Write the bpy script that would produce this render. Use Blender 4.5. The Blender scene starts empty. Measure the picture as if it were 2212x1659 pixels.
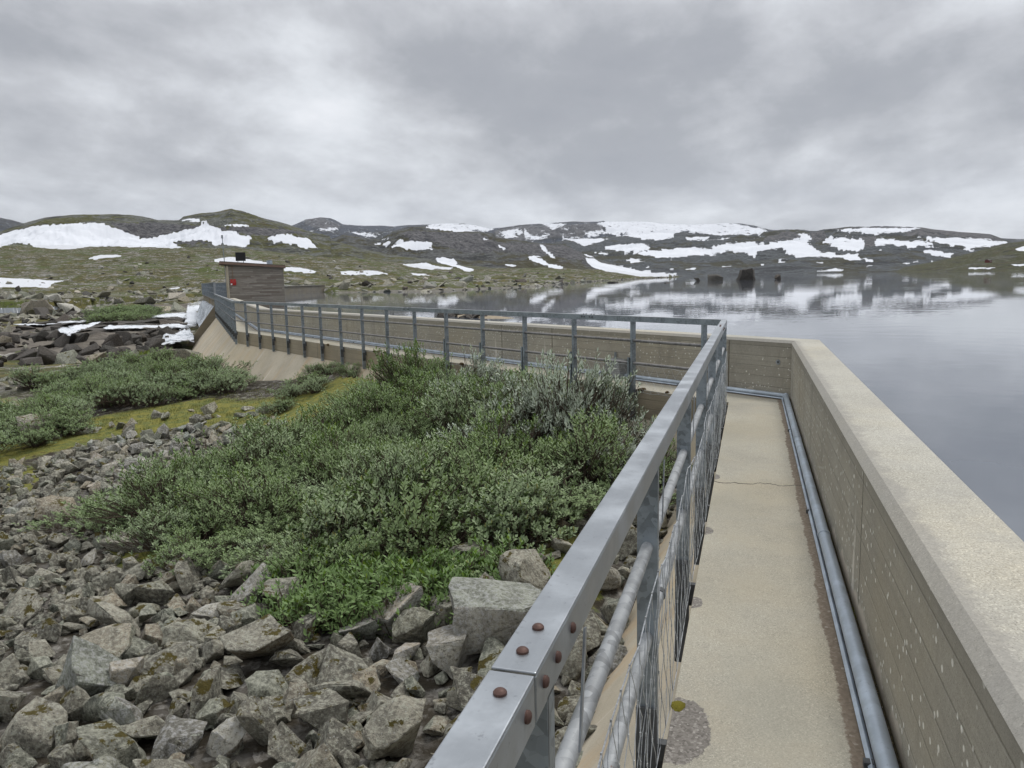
import bpy, bmesh, math, random
import numpy as np
from mathutils import Vector, Matrix, noise as mn, Euler
random.seed(7); np.random.seed(7)
R = math.radians
# ---------------------------------------------------------------- camera
CAMZ = 1.65
F_PX, CX, CY = 1662.0, 1106.0, 829.5          # photo measured at 2212 x 1659
ROLL, PITCH, HEAD = R(1.2), R(7.81), R(17.33)
def ray(x, y):
    X = x-CX; Y = -(y-CY)
    u = X*math.cos(ROLL)+Y*math.sin(ROLL); v = -X*math.sin(ROLL)+Y*math.cos(ROLL)
    fw = F_PX*math.cos(PITCH)+v*math.sin(PITCH); up = -F_PX*math.sin(PITCH)+v*math.cos(PITCH)
    return np.array([u*math.cos(HEAD)-fw*math.sin(HEAD), u*math.sin(HEAD)+fw*math.cos(HEAD), up])/F_PX
def at(x, y, z):                              # photo point on the level z
    d = ray(x, y); p = d*((z-CAMZ)/d[2]); return (p[0], p[1], z)
def azel(x, y):
    d = ray(x, y); return math.degrees(math.atan2(d[0], d[1])), math.degrees(math.atan2(d[2], math.hypot(d[0], d[1])))
def at_r(x, y, r):                            # photo point at horizontal distance r
    d = ray(x, y); k = r/math.hypot(d[0], d[1]); return (d[0]*k, d[1]*k, CAMZ+d[2]*k)
sc = bpy.context.scene
cam = bpy.data.cameras.new('camera'); cam_o = bpy.data.objects.new('camera', cam)
sc.collection.objects.link(cam_o); sc.camera = cam_o
cam.sensor_width = 36; cam.lens = 36*F_PX/2212; cam.clip_start = .05; cam.clip_end = 30000
fw = Vector(ray(CX, CY)).normalized(); rt = Vector(ray(CX+1, CY)-ray(CX, CY)).normalized(); up = rt.cross(fw)
cam_o.matrix_world = Matrix(((rt.x, up.x, -fw.x, 0), (rt.y, up.y, -fw.y, 0), (rt.z, up.z, -fw.z, CAMZ), (0, 0, 0, 1)))
sc.render.engine = 'CYCLES'
sc.view_settings.view_transform = 'Standard'; sc.view_settings.look = 'None'
sc.view_settings.exposure = 0.32; sc.view_settings.gamma = 1
sc.cycles.max_bounces = 6; sc.cycles.diffuse_bounces = 1; sc.cycles.glossy_bounces = 3; sc.cycles.transparent_max_bounces = 4
# ---------------------------------------------------------------- node helper
class NT:
    def __init__(s, tree): s.t = tree; s.n = tree.nodes; s.l = tree.links
    def new(s, typ, **kw):
        n = s.n.new(typ)
        for k, v in kw.items(): setattr(n, k, v)
        return n
    def put(s, sock, v):
        if hasattr(v, 'is_output') or isinstance(v, bpy.types.NodeSocket): s.l.new(v, sock)
        elif v is not None:
            if isinstance(v, (tuple, list)) and len(v) == 3 and sock.type == 'RGBA': v = (*v, 1)
            sock.default_value = v
    def math(s, op, a, b=0.0, clamp=False):
        n = s.new('ShaderNodeMath', operation=op, use_clamp=clamp); s.put(n.inputs[0], a); s.put(n.inputs[1], b); return n.outputs[0]
    def noise(s, scale, detail=4, rough=.55, vec=None, dist=0, out=0):
        n = s.new('ShaderNodeTexNoise'); n.inputs['Scale'].default_value = scale; n.inputs['Detail'].default_value = detail
        n.inputs['Roughness'].default_value = rough; n.inputs['Distortion'].default_value = dist
        if vec is not None: s.l.new(vec, n.inputs['Vector'])
        return n.outputs[out]
    def vor(s, scale, vec=None, feature='F1', out='Distance', rand=1):
        n = s.new('ShaderNodeTexVoronoi', feature=feature); n.inputs['Scale'].default_value = scale; n.inputs['Randomness'].default_value = rand
        if vec is not None: s.l.new(vec, n.inputs['Vector'])
        return n.outputs[out]
    def ramp(s, f, stops):
        n = s.new('ShaderNodeValToRGB'); s.put(n.inputs[0], f); e = n.color_ramp.elements
        while len(e) < len(stops): e.new(.5)
        for i, (p, c) in enumerate(stops):
            e[i].position = p; e[i].color = (c, c, c, 1) if isinstance(c, (int, float)) else (*c, 1)
        return n.outputs[0]
    def mix(s, f, a, b, mode='MIX'):
        n = s.new('ShaderNodeMix', data_type='RGBA', blend_type=mode); n.clamp_factor = True
        s.put(n.inputs[0], f); s.put(n.inputs[6], a); s.put(n.inputs[7], b); return n.outputs[2]
    def coord(s, kind='Object'): return s.new('ShaderNodeTexCoord').outputs[kind]
    def pos(s): return s.new('ShaderNodeNewGeometry').outputs['Position']
    def sep(s, v):
        n = s.new('ShaderNodeSeparateXYZ'); s.l.new(v, n.inputs[0]); return n.outputs
    def comb(s, x, y, z):
        n = s.new('ShaderNodeCombineXYZ'); s.put(n.inputs[0], x); s.put(n.inputs[1], y); s.put(n.inputs[2], z); return n.outputs[0]
    def scale(s, v, k):
        n = s.new('ShaderNodeMapping'); s.l.new(v, n.inputs[0]); n.inputs['Scale'].default_value = k; return n.outputs[0]
    def attr(s, name):
        return s.new('ShaderNodeAttribute', attribute_name=name).outputs['Fac']
    def step(s, a, lo, hi):                                    # smoothstep 0..1
        n = s.new('ShaderNodeMapRange', interpolation_type='SMOOTHSTEP'); s.put(n.inputs[0], a)
        n.inputs[1].default_value = lo; n.inputs[2].default_value = hi; return n.outputs[0]
def bsdf_mat(name):
    m = bpy.data.materials.new(name); m.use_nodes = True; N = NT(m.node_tree)
    b = N.n['Principled BSDF']; b.inputs['Specular IOR Level'].default_value = .3
    return m, N, b
def bump(N, b, h, dist=.01, strength=1):
    n = N.new('ShaderNodeBump'); n.inputs['Strength'].default_value = strength; n.inputs['Distance'].default_value = dist
    N.put(n.inputs['Height'], h); N.l.new(n.outputs[0], b.inputs['Normal'])
# ---------------------------------------------------------------- world: overcast sky over a Nishita base
w = bpy.data.worlds.new('World'); sc.world = w; w.use_nodes = True
N = NT(w.node_tree); bg = N.n['Background']
SUN_EL, SUN_AZ = R(62), R(25)
sky = N.new('ShaderNodeTexSky', sky_type='NISHITA', sun_disc=False); sky.sun_elevation = SUN_EL; sky.sun_rotation = SUN_AZ
sky.air_density = 1; sky.dust_density = 2
d3 = N.coord('Generated'); dx, dy, dz = N.sep(d3)
zz = N.math('ADD', N.math('MAXIMUM', dz, 0), .30)
cv = N.comb(N.math('DIVIDE', dx, zz), N.math('DIVIDE', dy, zz), 0.0)       # cloud ceiling plane
mp = N.new('ShaderNodeMapping'); N.l.new(cv, mp.inputs[0]); mp.inputs['Location'].default_value = (2.3, 4.1, 0); mp.inputs['Rotation'].default_value = (0, 0, R(25)); mp.inputs['Scale'].default_value = (1, .8, 1)
big = N.noise(1.15, 3, .5, mp.outputs[0], .2)
mid = N.noise(2.9, 8, .60, mp.outputs[0], .15)
fine = N.noise(9.0, 6, .65, mp.outputs[0], .1)
sm = N.math('ADD', N.math('ADD', N.math('MULTIPLY', big, .50), N.math('MULTIPLY', mid, .40)), N.math('MULTIPLY', fine, .10))
# broad darker bank at middle height, thinner cloud low and overhead
bank = N.ramp(dz, [(0, .74), (.04, .66), (.085, .64), (.14, .50), (.24, .47), (.33, .62), (.42, .72), (.60, .78)])
side = N.math('MULTIPLY', N.math('ADD', N.math('MULTIPLY', dx, .94), N.math('MULTIPLY', dy, .34)), -.10)
val = N.math('ADD', N.math('ADD', N.math('MULTIPLY', N.math('SUBTRACT', sm, .5), 2.1), bank), side)
cloud = N.ramp(val, [(.10, (.26, .27, .30)), (.36, (.32, .33, .355)), (.52, (.45, .46, .485)), (.72, (.66, .68, .71)), (.92, (.82, .83, .86))])
zen = N.step(dz, .42, .95)
cloud2 = N.mix(zen, cloud, (1.0, 1.02, 1.06))
skyc = N.mix(.04, cloud2, N.mix(1, sky.outputs[0], (.1, .1, .1), 'MULTIPLY'))
N.l.new(skyc, bg.inputs[0]); bg.inputs[1].default_value = 1.0
sun = bpy.data.lights.new('sun', 'SUN'); sun.energy = 1.5; sun.angle = R(14); sun.color = (1, .97, .93)
sun_o = bpy.data.objects.new('sun', sun); sc.collection.objects.link(sun_o)
sun_o.rotation_euler = (R(90)-SUN_EL, 0, R(180)-SUN_AZ)
# ---------------------------------------------------------------- object helpers
C = sc.collection
def mesh_obj(name, verts, faces, mat=None, parent=None, smooth=False, uvs=None):
    me = bpy.data.meshes.new(name); me.from_pydata([tuple(map(float, v)) for v in verts], [], faces); me.update()
    if mat: me.materials.append(mat)
    if smooth: me.shade_smooth()
    o = bpy.data.objects.new(name, me); C.objects.link(o)
    if parent: o.parent = parent
    return o
def grid_obj(name, V, nr, nc, mat=None, smooth=True, attrs=None):
    me = bpy.data.meshes.new(name)
    idx = np.arange(nr*nc).reshape(nr, nc)
    q = np.stack([idx[:-1, :-1], idx[:-1, 1:], idx[1:, 1:], idx[1:, :-1]], -1).reshape(-1, 4)
    me.vertices.add(len(V)); me.vertices.foreach_set('co', V.astype(np.float32).ravel())
    me.loops.add(q.size); me.loops.foreach_set('vertex_index', q.astype(np.int32).ravel())
    me.polygons.add(len(q)); me.polygons.foreach_set('loop_start', (np.arange(len(q))*4).astype(np.int32))
    me.update(calc_edges=True)
    for k, a in (attrs or {}).items():
        at_ = me.attributes.new(k, 'FLOAT', 'POINT'); at_.data.foreach_set('value', a.astype(np.float32).ravel())
    if mat: me.materials.append(mat)
    if smooth: me.shade_smooth()
    o = bpy.data.objects.new(name, me); C.objects.link(o); return o
def structure(o): o['kind'] = 'structure'; return o
def tag(o, label, cat, group=None, kind=None):
    o['label'] = label; o['category'] = cat
    if group: o['group'] = group
    if kind: o['kind'] = kind
    return o
def empty(name, loc, rz=0):
    o = bpy.data.objects.new(name, None); o.location = loc; o.rotation_euler = (0, 0, rz); o.empty_display_size = .2
    C.objects.link(o); return o
class MB:
    def __init__(s): s.v = []; s.f = []
    def add(s, vs, fs):
        k = len(s.v); s.v += [tuple(v) for v in vs]; s.f += [tuple(i+k for i in f) for f in fs]; return s
    def box(s, c, size, rot=None, M=None):
        hx, hy, hz = [a/2 for a in size]; vs = [Vector((x, y, z)) for x in (-hx, hx) for y in (-hy, hy) for z in (-hz, hz)]
        if rot: vs = [Euler(rot).to_matrix() @ v for v in vs]
        vs = [v+Vector(c) for v in vs]
        if M: vs = [M @ v for v in vs]
        return s.add(vs, [(0, 1, 3, 2), (4, 6, 7, 5), (0, 4, 5, 1), (2, 3, 7, 6), (0, 2, 6, 4), (1, 5, 7, 3)])
    def tube(s, pts, r, n=8, cap=True):
        pts = [Vector(p) for p in pts]; rs = r if isinstance(r, (list, tuple)) else [r]*len(pts); rings = []
        for i, p in enumerate(pts):
            t = (pts[min(i+1, len(pts)-1)]-pts[max(i-1, 0)]).normalized()
            a = t.orthogonal() if abs(t.z) > .95 else t.cross(Vector((0, 0, 1))); a.normalize(); b = t.cross(a)
            rings.append([p+(a*math.cos(2*math.pi*k/n)+b*math.sin(2*math.pi*k/n))*rs[i] for k in range(n)])
        vs = [v for q in rings for v in q]; fs = []
        for i in range(len(pts)-1):
            for k in range(n): fs.append((i*n+k, i*n+(k+1) % n, (i+1)*n+(k+1) % n, (i+1)*n+k))
        if cap: fs.append(tuple(range(n))[::-1]); fs.append(tuple((len(pts)-1)*n+k for k in range(n)))
        return s.add(vs, fs)
    def cone(s, c, axis, r, h, n=10, dome=False):
        axis = Vector(axis).normalized(); a = axis.orthogonal().normalized(); b = axis.cross(a); c = Vector(c); vs = []; fs = []
        prof = [(0, r), (h*.45, r), (h*.85, r*.7), (h, r*.25)] if dome else [(0, r), (h, r)]
        for z, q in prof: vs += [c+axis*z+(a*math.cos(2*math.pi*k/n)+b*math.sin(2*math.pi*k/n))*q for k in range(n)]
        for i in range(len(prof)-1):
            for k in range(n): fs.append((i*n+k, i*n+(k+1) % n, (i+1)*n+(k+1) % n, (i+1)*n+k))
        fs.append(tuple((len(prof)-1)*n+k for k in range(n))); return s.add(vs, fs)
    def build(s, name, mat, parent=None, smooth=False, bevel=0):
        o = mesh_obj(name, s.v, s.f, mat, parent, smooth)
        if smooth: o.data.set_sharp_from_angle(angle=R(40))
        if bevel:
            m = o.modifiers.new('bevel', 'BEVEL'); m.width = bevel; m.segments = 2; m.limit_method = 'ANGLE'; m.angle_limit = R(35)
        return o
def lerp(a, b, t): return a+(b-a)*t
# ---------------------------------------------------------------- numpy value noise (for the terrain)
def vnoise(x, y, seed=0):
    xi = np.floor(x).astype(np.int64); yi = np.floor(y).astype(np.int64); fx = x-xi; fy = y-yi
    fx = fx*fx*(3-2*fx); fy = fy*fy*(3-2*fy)
    def h(a, b):
        n = (a*374761393+b*668265263+seed*974634777) & 0xffffffff; n = ((n ^ (n >> 13))*1274126177) & 0xffffffff
        return ((n ^ (n >> 16)) & 0xffff)/65535.0
    return (h(xi, yi)*(1-fx)+h(xi+1, yi)*fx)*(1-fy)+(h(xi, yi+1)*(1-fx)+h(xi+1, yi+1)*fx)*fy-.5
def fbm(x, y, oct=5, seed=0, gain=.5):
    s = 0; a = 1
    for i in range(oct): s = s+a*vnoise(x, y, seed+i); x = x*2.03+13.1; y = y*2.03+7.7; a *= gain
    return s
def inpoly(px, py, poly):
    r = np.zeros(px.shape, bool); n = len(poly)
    for i in range(n):
        x1, y1 = poly[i]; x2, y2 = poly[(i+1) % n]
        if y1 == y2: continue
        c = ((y1 > py) != (y2 > py)) & (px < (x2-x1)*(py-y1)/(y2-y1)+x1); r ^= c
    return r
def polydist(px, py, poly, closed=True):
    d = np.full(px.shape, 1e9); n = len(poly)
    for i in range(n if closed else n-1):
        x1, y1 = poly[i]; x2, y2 = poly[(i+1) % n]; L = (x2-x1)**2+(y2-y1)**2+1e-9
        t = np.clip(((px-x1)*(x2-x1)+(py-y1)*(y2-y1))/L, 0, 1); d = np.minimum(d, np.hypot(px-x1-t*(x2-x1), py-y1-t*(y2-y1)))
    return d
# zoomed crops of the photograph in which shapes were traced -> photo coordinates
Z1 = lambda X, Y: ((X/1.7015)/1.8228, (780+Y/1.7015)/1.8228)
Z2 = lambda X, Y: ((1200+X/1.4747)/1.8228, (780+Y/1.4747)/1.8228)
Z3 = lambda X, Y: ((2600+X/1.5447)/1.8228, (800+Y/1.5447)/1.8228)
Z6 = lambda X, Y: ((750+X/3.318)/1.8228, (900+Y/3.318)/1.8228)
ZA = lambda X, Y: ((X/2.458)/1.8228, (1150+Y/2.458)/1.8228)
LAKE = 0.04
# ================================================================ DAM geometry
A53, A39 = R(53), R(39.6)
RAIL_O = -.071                                   # railing line, outside the walkway edge
PAR_IN, PAR_OUT = .77, 1.115
d_ = [(0.0, 1.0), (-math.sin(A53), math.cos(A53)), (-math.sin(A39), math.cos(A39))]
n_ = [(1.0, 0.0), (math.cos(A53), math.sin(A53)), (math.cos(A39), math.sin(A39))]       # towards the lake
rail_pt = [(-.327, 0), (-1.62, 11.18), (-1.62+d_[1][0]*1.314*15, 11.18+d_[1][1]*1.314*15)]
S3_LEN = 25.6
def isect(p, d, q, e):
    den = d[0]*e[1]-d[1]*e[0]; t = ((q[0]-p[0])*e[1]-(q[1]-p[1])*e[0])/den; return (p[0]+d[0]*t, p[1]+d[1]*t)
def off_pt(sec, o):                              # point of section's reference line shifted by o (0 = walkway edge)
    k = o-RAIL_O; p = rail_pt[sec]; return (p[0]+n_[sec][0]*k, p[1]+n_[sec][1]*k)
def node(i, o):                                  # mitred path nodes 0..3 at offset o
    if i == 0: return (off_pt(0, o)[0], -5.0)
    if i == 3:
        p = off_pt(2, o); L = S3_LEN; return (p[0]+d_[2][0]*L, p[1]+d_[2][1]*L)
    return isect(off_pt(i-1, o), d_[i-1], off_pt(i, o), d_[i])
C1 = node(1, RAIL_O); C2 = node(2, RAIL_O); C3 = node(3, RAIL_O)
def sect_prism(sec, prof, name, mat, parent, closed=True, cap=True):
    """profile of (offset, z) swept along a section between its mitre planes; local Y runs along the section"""
    n0 = node(sec, 0); ang = math.atan2(-d_[sec][0], d_[sec][1])
    M = Matrix.Rotation(-ang, 4, 'Z') @ Matrix.Translation((-n0[0], -n0[1], 0))
    vs = [M @ Vector((*node(sec, o), z)) for o, z in prof]+[M @ Vector((*node(sec+1, o), z)) for o, z in prof]
    m = len(prof); fs = [(i, (i+1) % m, m+(i+1) % m, m+i) for i in range(m if closed else m-1)]
    if closed and cap: fs += [tuple(range(m))[::-1], tuple(range(m, 2*m))]
    o = mesh_obj(name, vs, fs, mat, parent); o.location = (*n0, 0); o.rotation_euler = (0, 0, ang)
    bm = bmesh.new(); bm.from_mesh(o.data); bmesh.ops.recalc_face_normals(bm, faces=bm.faces); bm.to_mesh(o.data); bm.free()
    return o
CREST_A = C3; CREST_B = at_r(437, 640, 90)[:2]
GW_END = (-68.7, 114.4)
# ================================================================ TERRAIN height function
ctrl = []
def cz(x, y, z): p = at(x, y, z); ctrl.append((p[0], p[1], z))
def cr(x, y, r): ctrl.append(at_r(x, y, r))
for q in [(0, 1659, -1.35), (500, 1659, -1.30), (900, 1659, -1.3), (0, 1300, -1.5), (500, 1300, -1.35), (900, 1300, -1.3), (-600, 1659, -1.4),
          (-700, 1200, -1.7), (0, 1050, -1.65), (400, 1080, -1.45), (500, 960, -1.45), (850, 1000, -1.15), (0, 900, -1.65), (-500, 900, -1.9), (250, 870, -1.5),
          (0, 820, -1.75), (300, 800, -1.55), (420, 800, -1.45), (150, 800, -1.65), (380, 860, -1.35),
          (330, 772, -2.35), (240, 778, -2.3), (120, 785, -2.1), (0, 790, -2.0), (405, 752, -2.5), (330, 752, -2.3), (250, 745, -1.95), (150, 760, -2.05), (0, 745, -1.9), (-300, 760, -1.9),
          (400, 712, -1.72), (300, 716, -1.68), (380, 730, -1.8), (200, 722, -1.70), (100, 722, -1.75), (360, 695, -1.62), (250, 700, -1.6), (100, 705, -1.6), (0, 715, -1.65),
          (350, 680, -1.45), (200, 685, -1.5), (50, 690, -1.5), (0, 672, -1.62), (80, 668, -1.62), (300, 668, -1.3), (420, 668, -1.2), (-400, 690, -1.5)]: cz(*q)
ctrl += [(-8.9, 16.2, -.47), (-10.9, 17.5, -.8), (-12.8, 18.5, -1.15), (-14.4, 19.8, -1.3), (-16.2, 21.2, -1.25), (-1.2, 10.0, -.9), (-1.1, 7.5, -1.15), (-1.1, 5, -1.25), (-1.1, 2, -1.3),
         (-1.1, -3, -1.3), (-5, -3, -1.3), (-12, -4, -1.4), (-5, 13.2, -.6), (-3, 11.8, -.7), (-4, 8, -1.15), (-20, 24.8, -1.7), (-24, 29.0, -2.2), (-30, 34.5, -2.5), (-34.5, 39, -2.5), (-36, 44, -1.9), (-46, 55, -1.75), (-57, 70, -1.5)]
for q in [(0, 648, 170), (0, 632, 250), (0, 600, 370), (0, 560, 480), (0, 540, 560), (-500, 640, 200), (-500, 560, 480), (200, 650, 150), (200, 625, 240), (200, 590, 370), (200, 550, 500), (400, 645, 130),
          (400, 625, 200), (400, 585, 350), (400, 545, 500), (600, 622, 170), (600, 590, 330), (600, 556, 500), (700, 622, 150), (800, 620, 150), (800, 600, 280), (800, 575, 480), (900, 620, 135), (900, 605, 260), (900, 588, 450),
          (1000, 618, 125), (1000, 602, 260), (1000, 590, 450), (1080, 605, 200), (1100, 592, 450), (1200, 607, 220), (1200, 598, 330), (1200, 590, 450), (1300, 600, 330), (1300, 594, 480), (1400, 597, 500)]: cr(*q)
ctrl = np.array(ctrl)
ca = np.degrees(np.arctan2(ctrl[:, 0], ctrl[:, 1]))/12.0; cl = np.log(np.hypot(ctrl[:, 0], ctrl[:, 1]))*1.6
def tps(d2): return .5*d2*np.log(d2+1e-9)
K = tps((ca[:, None]-ca)**2+(cl[:, None]-cl)**2)+np.eye(len(ca))*.02
Pm = np.stack([np.ones_like(ca), ca, cl], 1)
Am = np.block([[K, Pm], [Pm.T, np.zeros((3, 3))]]); sol = np.linalg.solve(Am, np.concatenate([ctrl[:, 2], [0, 0, 0]]))
# lake outline: dam, bridge, far wall, then the natural shore
shore_px = [Z2(200, 550), Z2(420, 545), Z2(640, 545), Z2(800, 540), Z2(950, 532), Z2(1100, 525), Z2(1250, 518), Z2(1350, 512), Z2(1440, 505)]
shore = [at(*p, LAKE)[:2] for p in shore_px] + [at_r(1225, 612, 205)[:2], at_r(1270, 600, 260)[:2], at_r(1350, 600, 360)[:2], at_r(1440, 598, 520)[:2]]
lake_poly = [(1.0, -6)] + [(.9, -6), node(1, PAR_OUT-.05), node(2, PAR_OUT-.05), node(3, PAR_OUT-.05), CREST_B, GW_END] + shore + [(-60, 3000), (4000, 3000), (4000, -6)]
def polar(x, y): return np.degrees(np.arctan2(x, y)), np.log(np.hypot(x, y)+1e-6)
def ground_raw(x, y):
    a, l = polar(x, y); A = a/12.0; L = l*1.6; z = sol[-3]+sol[-2]*A+sol[-1]*L
    for i in range(len(ca)): z = z+sol[i]*tps((A-ca[i])**2+(L-cl[i])**2)
    r = np.hypot(x, y)
    amp = np.clip((r-25)/200, 0, 1)
    z = z+fbm(x/3.0, y/3.0, 4, 3)*.22*np.clip((r-3)/20, .25, 1)+fbm(x/14, y/14, 5, 9)*1.3*amp+fbm(x/60, y/60, 4, 19)*4.5*amp**1.5
    pr = np.clip((35-r)/8, 0, 1); z = z+fbm(x/.5, y/.5, 3, 31)*.05*pr
    inside = inpoly(x, y, lake_poly); sd = polydist(x, y, shore, False); dl = polydist(x, y, lake_poly)
    land = np.minimum(z, LAKE+.12+sd*.10+fbm(x/4, y/4, 3, 5)*.5*np.clip(sd/4, 0, 1))
    hard = polydist(x, y, [(.9, -6), node(1, PAR_OUT), node(2, PAR_OUT), node(3, PAR_OUT), CREST_B, GW_END], False)
    land = np.where((hard < 28) & (sd > 5) | (r < 95), z, np.maximum(land, LAKE+.10))
    return np.where(inside, -.1-np.minimum(dl*.35, 2.5), land)
NA, NR = 760, 430
g_az = np.linspace(-82, 14, NA); g_l = np.linspace(math.log(1.4), math.log(620), NR)
GA, GL = np.meshgrid(g_az, g_l); GX = np.exp(GL)*np.sin(np.radians(GA)); GY = np.exp(GL)*np.cos(np.radians(GA))
GZ = ground_raw(GX, GY)
# keep the ground below the walkway and the sloping dam face where it passes under the dam
hardl = polydist(GX, GY, [node(0, 0), node(1, 0), node(2, 0), node(3, 0)], False)
GZ = np.where((hardl < .5) & (np.hypot(GX, GY) < 60), np.minimum(GZ, -.75), GZ)
def gh(x, y):
    a, l = polar(np.asarray(x, float), np.asarray(y, float)); i = np.clip((a-g_az[0])/(g_az[1]-g_az[0]), 0, NA-1.001); j = np.clip((l-g_l[0])/(g_l[1]-g_l[0]), 0, NR-1.001)
    i0 = i.astype(int); j0 = j.astype(int); fi = i-i0; fj = j-j0
    return (GZ[j0, i0]*(1-fi)+GZ[j0, i0+1]*fi)*(1-fj)+(GZ[j0+1, i0]*(1-fi)+GZ[j0+1, i0+1]*fi)*fj
rs_ = np.exp(np.linspace(math.log(1.5), math.log(600), 1500))
def on_ground(x, y):
    d = ray(x, y); h = math.hypot(d[0], d[1]); X = d[0]/h*rs_; Y = d[1]/h*rs_; Z = CAMZ+d[2]/h*rs_
    G = gh(X, Y); k = np.argmax(Z < G)
    if not (Z < G).any(): k = len(rs_)-1
    k = max(k, 1); a0 = Z[k-1]-G[k-1]; a1 = Z[k]-G[k]; t = a0/(a0-a1+1e-9); t = min(max(t, 0), 1); r = lerp(rs_[k-1], rs_[k], t)
    return (d[0]/h*r, d[1]/h*r, CAMZ+d[2]/h*r)
# ---------------------------------------------------------------- traced snow, cliffs (azimuth / elevation)
snow_px = [[Z1(*p) for p in L] for L in [
 [(-200,300),(0,245),(100,215),(250,185),(430,172),(600,165),(700,172),(720,185),(780,205),(840,225),(900,250),(940,270),(1000,272),(1060,255),(1150,235),(1250,210),(1330,195),(1350,175),(1400,170),(1440,195),(1500,215),(1580,235),(1700,265),(1660,285),(1680,300),(1640,330),(1500,310),(1390,320),(1430,295),(1350,280),(1160,295),(1180,315),(1250,340),(1150,335),(1000,330),(800,325),(620,325),(540,335),(400,345),(230,330),(200,310),(100,305),(0,325),(-200,330)],
 [(1195,150),(1280,135),(1380,145),(1380,157),(1230,157)], [(1490,175),(1620,174),(1710,190),(1600,191),(1500,184)],
 [(1780,262),(1880,240),(1930,240),(1990,262),(2070,268),(2090,295),(2130,340),(2050,330),(1980,310),(1900,300),(1820,290)],
 [(575,405),(650,385),(780,380),(820,388),(740,400),(640,412)], [(-300,530),(0,535),(250,545),(460,555),(340,570),(330,590),(380,595),(200,600),(0,600),(-300,600)],
 [(1440,410),(1540,392),(1600,400),(1800,430),(1830,442),(1600,442),(1440,430)], [(1900,465),(2010,465),(2120,490),(2070,498),(1950,492),(1900,490)], [(1110,607),(1200,597),(1290,607),(1200,612)]]]
snow_px += [[Z2(*p) for p in L] for L in [
 [(0,230),(30,235),(40,260),(80,295),(0,290),(-40,280),(-40,240)], [(240,190),(330,200),(400,208),(428,228),(370,228),(290,205)],
 [(375,262),(450,262),(540,250),(740,252),(745,270),(700,275),(760,300),(650,300),(550,285),(450,275)], [(440,242),(495,228),(490,237),(450,247)],
 [(560,385),(640,380),(700,375),(760,395),(860,405),(850,414),(720,412),(620,400)], [(755,350),(800,345),(870,355),(890,375),(880,385),(930,400),(990,415),(970,428),(930,425),(880,400),(800,382),(770,370)],
 [(200,425),(340,422),(500,432),(510,440),(380,448),(220,445)], [(595,433),(680,440),(770,447),(700,451),(620,443)], [(1020,228),(1050,228),(1080,240),(1040,242)], [(1120,268),(1175,295),(1165,305),(1130,285)],
 [(1290,340),(1330,335),(1390,358),(1400,375),(1500,398),(1500,412),(1440,408),(1380,385),(1320,365)], [(1360,268),(1390,275),(1410,305),(1440,325),(1460,350),(1430,345),(1380,300)],
 [(1630,345),(1680,350),(1720,375),(1800,390),(1900,410),(2000,430),(2190,445),(2100,456),(1950,456),(1850,440),(1750,425),(1680,405),(1640,375)], [(1130,378),(1200,385),(1260,398),(1200,396)], [(0,420),(80,428),(0,433),(-60,428)],
 [(75,178),(215,170),(160,190),(90,188)],
 [(700,172),(720,155),(800,140),(900,150),(1090,160),(1095,186),(1050,192),(950,195),(800,188)],
 [(1115,210),(1160,190),(1230,178),(1270,195),(1250,215),(1215,200),(1240,228),(1200,232)], [(1275,175),(1300,200),(1330,222),(1430,205),(1370,242),(1290,240),(1270,215)], [(1370,145),(1530,152),(1440,185),(1420,170)],
 [(1570,205),(1660,195),(1720,190),(1750,170),(1700,150),(1760,130),(2212,130),(2212,182),(2140,210),(2150,225),(2070,245),(1950,235),(1840,215),(1750,215),(1650,220)], [(1440,225),(1500,220),(1600,235),(1770,235),(1700,260),(1620,280),(1560,250)],
 [(1710,290),(1800,270),(1960,262),(2010,290),(1930,310),(2212,285),(2212,340),(2040,345),(1900,320),(1840,310)], [(1680,312),(1780,325),(1790,340),(1720,330)], [(1840,360),(1900,355),(2010,370),(1870,373)], [(1620,325),(1670,330),(1680,345),(1640,340)],
 [(2080,355),(2140,358),(2100,365)], [(1960,395),(2030,402),(1980,404)], [(2110,410),(2155,412),(2120,416)]]]
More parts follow.
